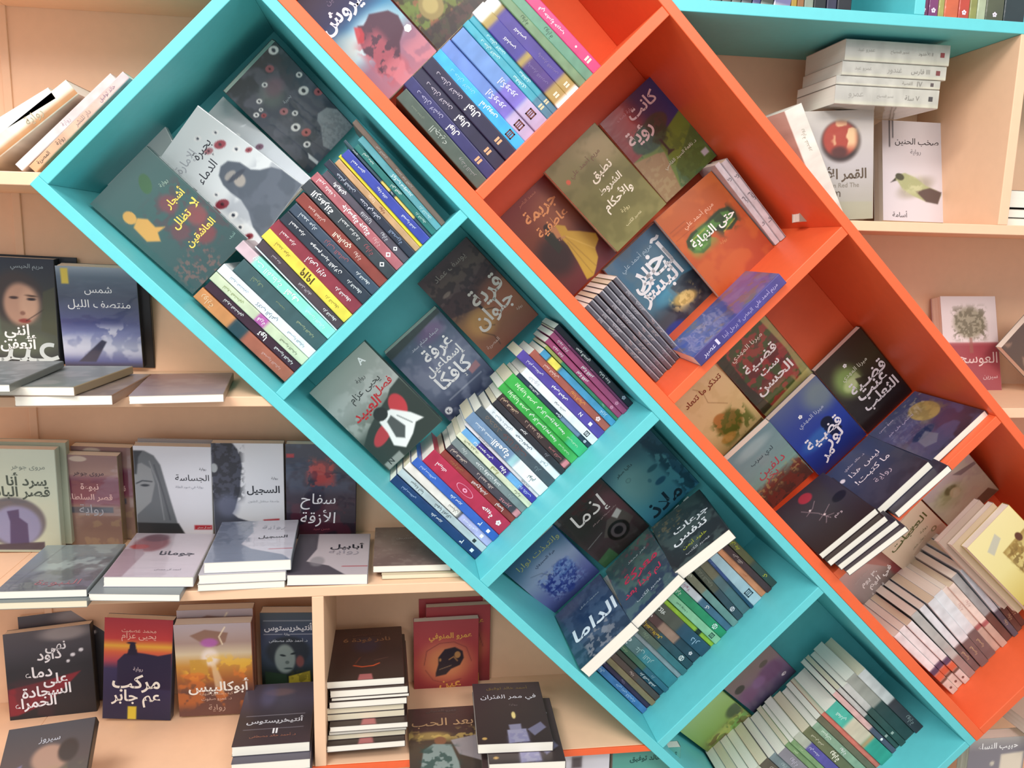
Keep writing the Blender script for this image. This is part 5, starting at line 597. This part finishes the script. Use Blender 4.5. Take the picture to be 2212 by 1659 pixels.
A['awsaj']=("cover with a round dry bush over a maroon lower third","b8807c",0,[('g',[(0,'ece0e0'),(.48,'ecdcdc'),(.5,'b06064'),(.53,'a44c54'),(1,'a04c50')]),('e',.5,.28,.3,.17,'a49c84',.9,.4,0),('m','78705c',22,.5,.12,.8,3,(.2,.12,.8,.45)),('p',[(.48,.44),(.53,.44),(.54,.6),(.47,.6)],'a0685c',.7)],[("العوسج",.6,.68,.7,'e8c8c4',0,.05),("سيرين",.8,.86,.26,'d8b0b0')])
# =============== the setting and the bookcases
struct('floor',[(-4,-5,0),(4,-5,0),(4,.6,0),(-4,.6,0)],[(0,1,2,3)],M_FLOOR)
struct('wall_back',[(-4,.34,0),(4,.34,0),(4,.34,3.1),(-4,.34,3.1)],[(0,1,2,3)],M_WALL)
D=.262; BK=.272
tu=thing('diagonal_bookcase','turquoise diagonal bookcase row tilted across the wall, four bays','bookcase')
uvbox('side_board',-.431,1.458,-.3245,-.3062,-.004,BK,M_TEAL,tu); uvbox('side_board',-.431,1.458,.1071,.1236,-.004,BK,M_TEAL,tu)
uvbox('end_board',-.431,-.4133,-.3062,.1071,-.004,BK,M_TEAL,tu); uvbox('end_board',1.4425,1.458,-.3062,.1071,-.004,BK,M_TEAL,tu)
for a,b in((.0308,.0484),(.4971,.5175),(.9667,.9837)): uvbox('shelf_board',a,b,-.3062,.1071,-.003,D,M_TEAL,tu)
uvbox('back_panel',-.4133,1.4425,-.3062,.1071,D,BK,M_TEAL,tu)
ou=thing('diagonal_bookcase','bright orange diagonal bookcase row above the turquoise one','bookcase')
uvbox('side_board',-.431,1.461,.1238,.1438,-.004,BK,M_ORANGE,ou); uvbox('side_board',-.431,1.461,.5554,.5722,-.004,BK,M_ORANGE,ou)
uvbox('end_board',-.431,-.4133,.1438,.5554,-.004,BK,M_ORANGE,ou); uvbox('end_board',1.4437,1.461,.1438,.5554,-.004,BK,M_ORANGE,ou)
for a,b in((.0273,.0455),(.4971,.5157),(.9676,.9855)): uvbox('shelf_board',a,b,.1438,.5554,-.003,D,M_ORANGE,ou)
uvbox('back_panel',-.4133,1.4437,.1438,.5554,D,BK,M_ORANGE,ou)
s_,c_=math.sin(TT),math.cos(TT)
xl=lambda z:(-.3249-z*c_)/s_          # outer face of the turquoise unit, lower left
xt=lambda z:(-.4315+z*s_)/c_          # its upper left end face
xr=lambda z:(.5726-z*c_)/s_           # outer face of the orange unit, upper right
xb=lambda z:(1.4615+z*s_)/c_          # lower right end face
lw=thing('wall_bookcase','peach wall bookcase with horizontal shelves at the left','bookcase')
XL=-.660
board('batten',[(XL-.014,-1.55),(XL,-1.55),(XL,.75),(XL-.014,.75)],D-.004,D+.001,M_PEACH,lw)
board('back_panel',[(-1.25,-1.55),(xl(-1.55)-.0,-1.55),(xl(-.0)+.0,0),(-.54,xl(0)*0+.076),(xt(.074),.074),(xt(.75),.75),(-1.25,.75)],D,BK,M_PEACH,lw,0)
board('shelf_board',[(XL,.0704),(-.5333,.0704),(xt(.0899)-.001,.0899),(XL,.0899)],0,D,M_PEACH,lw)
board('shelf_board',[(XL,.381),(xt(.381),.381),(xt(.399),.399),(XL,.399)],0,D,M_PEACH,lw)
for z1,z0 in((-.246,-.2622),(-.570,-.5875)): board('shelf_board',[(XL,z0),(xl(z0),z0),(xl(z1),z1),(XL,z1)],0,D,M_PEACH,lw)
board('shelf_board',[(XL,-.9145),(xl(-.9145),-.9145),(xl(-.9025),-.9025),(XL,-.9025)],.003,D,M_PEACH,lw)
board('edge_band',[(XL,-.9145),(xl(-.9145),-.9145),(xl(-.9025),-.9025),(XL,-.9025)],-.001,.003,M_ORANGE,lw,.0004)['label']='bright orange edge band'
board('shelf_board',[(XL,-1.25),(xl(-1.25)-.0,-1.25),(xl(-1.232),-1.232),(XL,-1.232)],0,D,M_PEACH,lw)
board('divider',[(-.1435,-.9025),(-.124,-.9025),(-.124,-.5875),(-.1435,-.5875)],0,D,M_PEACH,lw)
for z1,z0 in((.399,.381),(.0899,.0704),(-.246,-.2622),(-.570,-.5875),(-.9025,-.9145)): board('shelf_board',[(-1.25,z0),(XL-.0002,z0),(XL-.0002,z1),(-1.25,z1)],0,D,M_PEACH,lw)
rw=thing('wall_bookcase','peach wall bookcase with horizontal shelves at the right','bookcase')
board('back_panel',[(xr(.75),.75),(1.9,.75),(1.9,-1.55),(xb(-1.55)*0+.75,-1.55),(xb(-.63),-.63),(xr(-.63)-.0,-.63)],D,BK,M_PEACH,rw,0)
for z1,z0 in((.0563,.0395),(-.2707,-.289)): board('shelf_board',[(xr(z1),z1),(1.9,z1),(1.9,z0),(xr(z0),z0)],0,D,M_PEACH,rw)
for z1,z0 in((-.598,-.616),): board('shelf_board',[(1.52,z1),(1.9,z1),(1.9,z0),(1.52,z0)],0,D,M_PEACH,rw)
board('shelf_board',[(.62,-1.228),(1.9,-1.228),(1.9,-1.246),(.62,-1.246)],0,D,M_PEACH,rw)
board('shelf_board',[(xr(.39),.39),(1.9,.39),(1.9,.371),(xr(.371),.371)],0,D,M_TEAL,rw)['label']='turquoise shelf board'
board('divider',[(.8385,.39),(.857,.39),(.857,.75),(.8385,.75)],0,D,M_TEAL,rw)['label']='turquoise divider'
board('divider',[(1.037,.0563),(1.0555,.0563),(1.0555,.371),(1.037,.371)],0,D,M_PEACH,rw)
board('back_panel',[(xr(.75),.75),(1.9,.75),(1.9,.39),(xr(.39),.39)],D-.012,D-.001,M_TEAL,rw,0)['label']='turquoise back panel'
# =============== books standing spine-out in the tilted bays
ROWN=dict(T0='top turquoise bay',T1='second turquoise bay',T2='third turquoise bay',T3='bottom turquoise bay',O0='top orange bay',O1='second orange bay',O1b='second orange bay',O3='bottom orange bay')
seed=0
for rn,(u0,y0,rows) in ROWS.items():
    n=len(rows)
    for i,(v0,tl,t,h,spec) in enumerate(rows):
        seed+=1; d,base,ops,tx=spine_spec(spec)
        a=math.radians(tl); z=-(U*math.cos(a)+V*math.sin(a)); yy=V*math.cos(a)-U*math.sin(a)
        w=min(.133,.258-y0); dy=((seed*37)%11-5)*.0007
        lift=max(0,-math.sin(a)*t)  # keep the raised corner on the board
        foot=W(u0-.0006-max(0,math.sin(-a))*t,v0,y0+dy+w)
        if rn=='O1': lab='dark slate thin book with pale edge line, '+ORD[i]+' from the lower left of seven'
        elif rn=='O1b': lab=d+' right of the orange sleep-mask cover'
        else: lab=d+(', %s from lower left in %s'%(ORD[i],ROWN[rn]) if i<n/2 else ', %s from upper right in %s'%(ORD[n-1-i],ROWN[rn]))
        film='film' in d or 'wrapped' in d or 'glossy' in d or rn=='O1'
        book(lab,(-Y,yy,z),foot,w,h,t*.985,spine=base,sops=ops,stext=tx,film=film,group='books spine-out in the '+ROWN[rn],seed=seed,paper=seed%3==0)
# =============== books shown by their covers
POSE={}
def place(key,label,sp,film,ops,texts,q,t,res=80,group=None,off=(0,0,0)):
    w,h=q[12],q[13]; x=Vector(q[3:6]); yv=Vector(q[6:9]); z=Vector(q[9:12]); c=Vector(q[0:3])
    o=c-x*(w/2)-z*(h/2)+x*off[0]+yv*off[1]+z*off[2]
    POSE[key]=(o,x,yv,z,w,h,t)
    return book(label,(x,yv,z),o,w,h,t,front=ops,film=film,spine=sp,ftext=texts,res=res,group=group,seed=len(POSE)*5)
for key,q,t in FBQ:
    lab,sp,film,ops,texts=A[key]; place(key,lab,sp,film,ops,texts,q,t)
def again(key,src,label,off,t=None,drot=0,spine=None,art=True,group=None,paper=0):
    o,x,yv,z,w,h,t0=POSE[src]; t=t or t0; sp,film,ops,texts=A[src][1:]
    R=Matrix.Rotation(drot,3,yv); x2,z2=R@x,R@z; c=o+x*(w/2)+z*(h/2); o2=c-x2*(w/2)-z2*(h/2)+x*off[0]+yv*off[1]+z*off[2]
    book(label,(x2,yv,z2),o2,w,h,t,front=(ops if art else [('g',[(0,spine),(1,spine)])]),film=film and art,spine=spine or sp,ftext=texts if art else(),res=56 if art else 12,group=group,seed=hash(key)%1 + len(POSE),paper=paper); POSE[key]=(o2,x2,yv,z2,w,h,t)
# copies behind the standing ones
again('dima_b','dima','second black book leaning behind the crimson swoosh cover',(.018,.028,.022))
again('apoc_b','apoc','second stormy golden book standing behind its twin, top edge showing',(.0,.026,.014))
again('hayah_b','hayah','crimson book behind the skull cover, shifted right',(.026,.019,.02))
again('hayah_c','hayah','rearmost crimson book behind the skull cover, only its top edge showing',(.012,.037,.03))
again('nobowat_b','nobowat','brown-wrapped book standing directly behind the maroon banded cover',(.016,.022,.008))
again('shams_b','shams','black book standing behind the glossy moonlit sea cover',(.016,.012,-.004),t=.012,spine='141418',art=False)
again('ataffan_b','ataffan','dark book behind the stitched-mouth face cover, top edge showing',(.03,.0205,.003),t=.004,spine='1c2028',art=False)
again('jassasa_b','jassasa','thin grey book standing behind the long-haired face cover',(.004,.0185,.006),t=.004,spine='a8a0a0',art=False)
again('palace_b','palace','upper page-edged book behind the yellow palace cover',(-.012,.021,.012),t=.016,art=False,spine='c8b090')
again('palace_c','palace','rearmost page-edged book behind the yellow palace cover',(-.022,.038,.026),t=.016,art=False,spine='b8a090')
again('sarada_b','sarada','pale book standing behind the horseman vignette cover',(.01,.021,.006),t=.018,art=False,spine='a8b09c')
# piles under the lying covers: (key, source, label list, thickness list, shifts)
def pile(src,labels,ts,sh,spines,grp,papers=None):
    d=POSE[src][6]+.0006
    for i,(l,t,s,c) in enumerate(zip(labels,ts,sh,spines)):
        again(src+'_u%d'%i,src,l,(s[0],d,s[1]),t=t,drot=s[2],spine=c,art=c is None,group=grp,paper=(papers or [0]*9)[i]); d+=t+.0006
pile('laysa',['white-paged book directly beneath the charcoal handwritten cover'],[.0135],[(.018,-.022,.03)],[None],'books lying in the third orange bay')
pile('brownflat',['second book down in the four-book pile under red-dot cover','third book down in the four-book pile under red-dot cover','lowest book in the four-book pile under red-dot cover'],[.0125,.0125,.0125],[(.004,-.014,.02),(.014,-.024,.03),(.02,-.034,.05)],[None,'2c2430','382c34'],'books lying in the third orange bay')
pile('g1',['pale book beneath the grey-teal glossy book, leftmost middle shelf'],[.0115],[(.004,-.012,0)],['6c7474'],'lying books on the middle left shelf',[1])
pile('g2',['thin blue-white book beneath the red portrait cover'],[.012],[(-.012,-.026,.03)],['7c8488'],'lying books on the middle left shelf')
pile('g3',['middle book of the three-book pile topped by curly silhouette','bottom book of the three-book pile topped by curly silhouette'],[.016,.0115],[(-.008,-.004,0),(-.01,-.004,0)],['b8b4bc','c8c4b8'],'lying books on the middle left shelf')
pile('g5',['cream film-wrapped book beneath the brown wood-grain book'],[.0085],[(.015,-.008,0)],['c8b898'],'lying books on the middle left shelf',[1])
pile('mamar',['second lighter-cover book, just beneath the topmost one','third book down under the lighter cover, lower middle'],[.018,.0175],[(.018,-.028,.0),(.01,-.02,.02)],[None,'4c3c3c'],'lying books on the orange shelf')
pile('anti2',['second book in the pile under the white II cover','bottom book in the pile under the white II cover'],[.018,.017],[(.002,-.02,0),(.004,-.018,0)],['54505c','4c4450'],'lying books on the orange shelf')
pile('nader',['second book down in the tall pile by the divider','third book down in the tall pile, thin and white-edged','fourth book down in the tall pile by the divider','fifth book down in the tall pile, yellowish edges','sixth book down in the tall pile, yellowish edges','seventh book down in the tall pile, pink tab showing','eighth book down in the tall pile, bluish edge','ninth book down in the tall pile, yellowish edge','lowest book of the tall pile by the divider'],
 [.0135,.006,.0125,.012,.0125,.0105,.0085,.01,.012],[(.006,-.006,0),(.008,-.006,0),(.004,-.008,0),(-.001,-.004,0),(0,-.004,0),(.006,-.022,.01),(.003,-.016,0),(.001,-.014,0),(.0,-.03,0)],['40302c','40302c','403430','3c3030','3c3030',None,'484038','3c3430',None],'books in the tall pile',[0,0,0,1,1,0,0,1,0])
# blue book lying on the board of the second orange bay, its spine forward
book('glossy violet-blue book lying on the board below the sleep-mask cover',(-Y,U,V),W(.4971-.0225,.219,-.015+.133),.133,.2,.022,film=1,spine='342c78',res=70,
 front=[('g',[(0,'5c4c94'),(.5,'46509c'),(1,'3448a0')]),('m','7c5c54',6,.6,.15,.6,3),('e',.5,.85,.3,.1,'2c44b0',.8,.4,0),('m','6c6ca8',4,.5,.3,.5,5)],
 sops=[('g',[(0,'4c3c84'),(.5,'3c3484'),(1,'382c70')])],stext=[('مريم أحمد علي',.2,.26,'b8a8d8',1),('البعض لا يرحل أبدا',.53,.34,'a89ccc',1),('❚ عصير',.84,.18,'d8d0f0',1)],seed=501,cat='book')
# leaning books, upper left shelf
def lean(label,x0,z0,ang,L,t,y0,base,ops,tx,film=0,grp=None,sd=600):
    d=Vector((math.cos(ang),0,math.sin(ang))); yv=Vector((d.z,0,-d.x)); book(label,(-Y,yv,d),Vector((x0,y0+.133,z0)),.133,L,t,spine=base,sops=ops,stext=tx,film=film,group=grp,seed=sd)
a_=math.radians(45.4)
G='books leaning on the upper left shelf'
lean('peach-pink slim book leaning against the turquoise case end',-.5475,.1005,a_,.2,.0135,.03,'dca888',[('g',[(0,'dcb8b8'),(.5,'d8a890'),(1,'d8a478')])],[('خالد توفيق',.2,.16,'907888',1),('دار للنشر',.46,.16,'988078',1),('رواية',.7,.14,'6c5448',1),('المصرية',.88,.12,'4c3c30',1)],1,G,601)
lean('pale slim film-wrapped book leaning second from the case end',-.5665,.1025,math.radians(44),.197,.0135,.03,'e4d4d4',[('g',[(0,'d8c0bc'),(.4,'d8c0bc'),(1,'ece4e4')])],[('رواية',.5,.1,'b8a0a8',1)],1,G,602)
lean('thick cream and brown book leaning third from the case end',-.6265,.1125,math.radians(39.5),.18,.026,.03,'b88048',[('p',[(-.5,-.1),(1.5,-.1),(1.5,1.1),(-.5,1.1)],'e8dcc8',1),('p',[(.5,-.1),(1.5,-.1),(1.5,1.1),(.55,1.1)],'a86c38',.9)],[('رواية',.4,.3,'a89c80',1)],0,G,603)
lean('white book leaning farthest left, half out of frame',-.628,.140,math.radians(33),.137,.02,.03,'e8e8e8',[('g',[(0,'ece8e4'),(1,'dce0e8')])],[],0,G,604)
# right cabinet: pile of four lying with spines forward, leaning one, and neighbours
zt=.3622
for i,(t,dx,lab,tx) in enumerate([(.0355,.0,'thick pale silver book topping the pile of four',[('❚',.93,.04,'8c3c3c',1),('II الأخدود',.77,.14,'8c8880',1),('غندور المصباح',.52,.18,'a09c94',1),('عمرو عبد',.2,.16,'a8a49c',1)]),
  (.0235,-.003,'pale silver book second from top of the pile of four',[('❚',.92,.04,'7c4040',1),('III فارس',.75,.18,'8c8880',1),('غندور',.5,.14,'a09c94',1),('عمرو عبد',.2,.16,'a8a49c',1)]),
  (.015,-.012,'thin pale silver book third from top of the pile',[('❚',.92,.03,'5c5050',1),('IV',.8,.05,'8c8880',1),('القصبة',.68,.1,'9c988c',1)]),
  (.0315,-.012,'silver book at the bottom of the pile of four',[('❚',.92,.04,'4c4848',1),('V سلة',.74,.14,'8c8880',1),('غندور المصباح',.48,.16,'a8a49c',1),('عمرو',.2,.14,'a8a49c',1)])]):
    book(lab,(-Y,-Z,X),Vector((.757+dx,.06+.14,zt)),.14,.195,t,spine='b8b4a8',sops=[('g',[(0,'c0bcb0'),(1,'bcb8b0')]),('p',[(.72,-.1),(1.2,-.1),(1.2,1.1),(.72,1.1)],'dcd8b8',.6)],stext=[(s,1-p,l,c,z) for s,p,l,c,z in tx],film=1,group='pile of four pale books',seed=700+i)
    zt-=t+.0006
d=Vector((-.465,0,.885)).normalized(); yv=Vector((d.z,0,-d.x))
book('cream film-wrapped book leaning beside the red moon cover',(-Y,yv,d),Vector((.7475,.055+.133,.0575)),.133,.203,.034,spine='e0d8cc',sops=[('g',[(0,'e8e0d4'),(1,'dcd4c8')])],stext=[('رواية غندور',.3,.2,'b8b0a0',1)],film=1,seed=710)
x9=Vector((math.cos(.87),0,math.sin(.87))); z9=Vector((-x9.z,0,x9.x))
book('dark brown book tilted at the right frame edge, lower right shelf',(x9,Y,z9),Vector((1.198,.15,-.178))-z9*.198+x9*.0,.133,.198,.018,front=[('g',[(0,'5c4840'),(1,'64503c')]),('m','a07c68',6,.65,.15,.7,3),('l',[(.1,.3),(.5,.25)],.03,'8c8068',.5)],spine='4c3c34',res=40,seed=711)
for i,(z0,t,c,lab) in enumerate([(.0565,.0135,'b8b4a4','lowest white-paged book right of the peach divider'),(.0712,.0145,'c0bcb0','middle white-paged book right of the peach divider'),(.0885,.030,'303438','thick top white-paged book with black edge line right of divider')]):
    book(lab,(X,-Z,Y),Vector((1.0575+.004*i,.03,z0+t)),.133,.195,t,spine=c,front=[('g',[(0,'2c3030'),(1,'2c3030')])],res=6,seed=720+i,group='books right of the peach divider')
for i in range(3):
    book(['slim dark green upright book right of the divider','grey-green glossy upright book right of the divider','olive upright book right of the divider, outermost'][i],(-Y,X,Z),Vector((1.068+.017*i,.10+.133,.1215)),.133,.2,.0155,spine=['3c4c38','8c9484','5c6450'][i],sops=[('g',[(0,['3c4c38','8c9484','5c6450'][i]),(1,['34443c','7c8474','4c5444'][i])])],film=1,seed=730+i,group='books right of the peach divider')
# row on the turquoise shelf at the top right
xx=.395
TOP=[('141c20',.05),('2c3c2c',.035),('a08858',.016),('1c2424',.018),('2c3430',.016),('3c4440',.016),('283038',.018),('343468',.014),('303830',.022),('6c6490',.03),('a8842c',.01),('8c5c34',.012),('8c9484',.016),('101c20',.022),('2c2c44',.018),('1c2028',.026)]
for i,(c,t) in enumerate(TOP):
    a=math.radians(90 - (9 if 3<=i<=9 else 0)); dd=Vector((math.cos(a),0,math.sin(a)))
    film=i in(9,)
    book('%s book foot on the top right turquoise shelf, %s from the left'%({'a0':'tan','6c':'grey-violet','a8':'gold','8c':'brown'}.get(c[:2],'dark') if c!='8c9484' else 'pale green',(ORD+['sixteenth'])[i]),(-Y,Vector((dd.z,0,-dd.x)),dd),Vector((xx,.02+.133,.3908+(math.cos(a)*t))),.133,.2,t*.96,spine=c,sops=[('g',[(0,c),(1,c)]),('p',[(-.5,.985),(1.5,.985),(1.5,1.1),(-.5,1.1)],'c8c8c0' if 3<=i<=9 else c,1)],film=film,seed=740+i,group='books on the top right turquoise shelf'); xx+=t+.0004
xx=.8585
for i,(c,t,lab) in enumerate([('78285c',.018,'magenta-purple book, first right of the small turquoise divider'),('7c3068',.018,'magenta-purple book, second right of the small turquoise divider'),('a09c50',.011,'olive-yellow thin book at the top right'),('d06038',.026,'orange-red book at the top right'),('b83c28',.02,'deep red book at the top right beside orange one'),('8c8c48',.014,'olive book at the top right beside deep red'),('a8b090',.016,'pale sage book at the top right'),('4c5038',.034,'broad dark olive book at the top right'),('14282c',.04,'near-black book at the top right corner')]):
    book(lab,(-Y,X,Z),Vector((xx,.02+.133,.3905)),.133,.2,t*.97,spine=c,sops=[('g',[(0,c),(1,c)])],stext=[('✿',.93,.04,'f0e0f0',1)] if i in(0,1,4,7) else [],film=1,seed=760+i,group='books right of the small turquoise divider'); xx+=t
# lower edge of the picture
book('grey book with cream page top and white writing, bottom right corner',(X,Y,Z),Vector((1.1931,.09,-1.0012-.198)),.133,.198,.03,front=[('g',[(0,'b8b4b0'),(.15,'8c8890'),(1,'888490')]),('p',[(.58,.2),(.98,.18),(.98,.6),(.58,.6)],'ece0cc',1),('e',.44,.3,.04,.03,'d8d0c0',1,.1,0)],ftext=[('حبيب النساء',.5,.1,.7,'ffffff',1)],spine='a8a49c',res=40,seed=780)
book('pale page-edged book lying beyond the bottom right corner of the cases',(X,-Z,Y),Vector((1.1931+.112,.03,-1.0012+.045)),.133,.195,.03,spine='d8d4c8',front=[('g',[(0,'d0c8b8'),(1,'d0c8b8')])],res=6,seed=781)
book('white book standing just beneath the orange shelf',(X,Y,Z),Vector((.262,.03,-1.2315)),.133,.3,.02,front=[('g',[(0,'dcdce4'),(1,'d8d8e0')]),('e',.2,.02,.12,.05,'383438',1,.2,0),('p',[(.45,.02),(.6,.02),(.6,.1),(.45,.1)],'5c5458',1)],spine='383438',res=40,seed=782)
book('teal book with dark lettering beneath the orange shelf, beside turquoise case',(X,Y,Z),Vector((.4,.03,-1.2315)),.133,.3,.02,front=[('g',[(0,'5ca498'),(1,'54a090')])],ftext=[('أحمد خالد توفيق',.6,.06,.7,'1c5450',1)],spine='4c948c',res=40,seed=783)
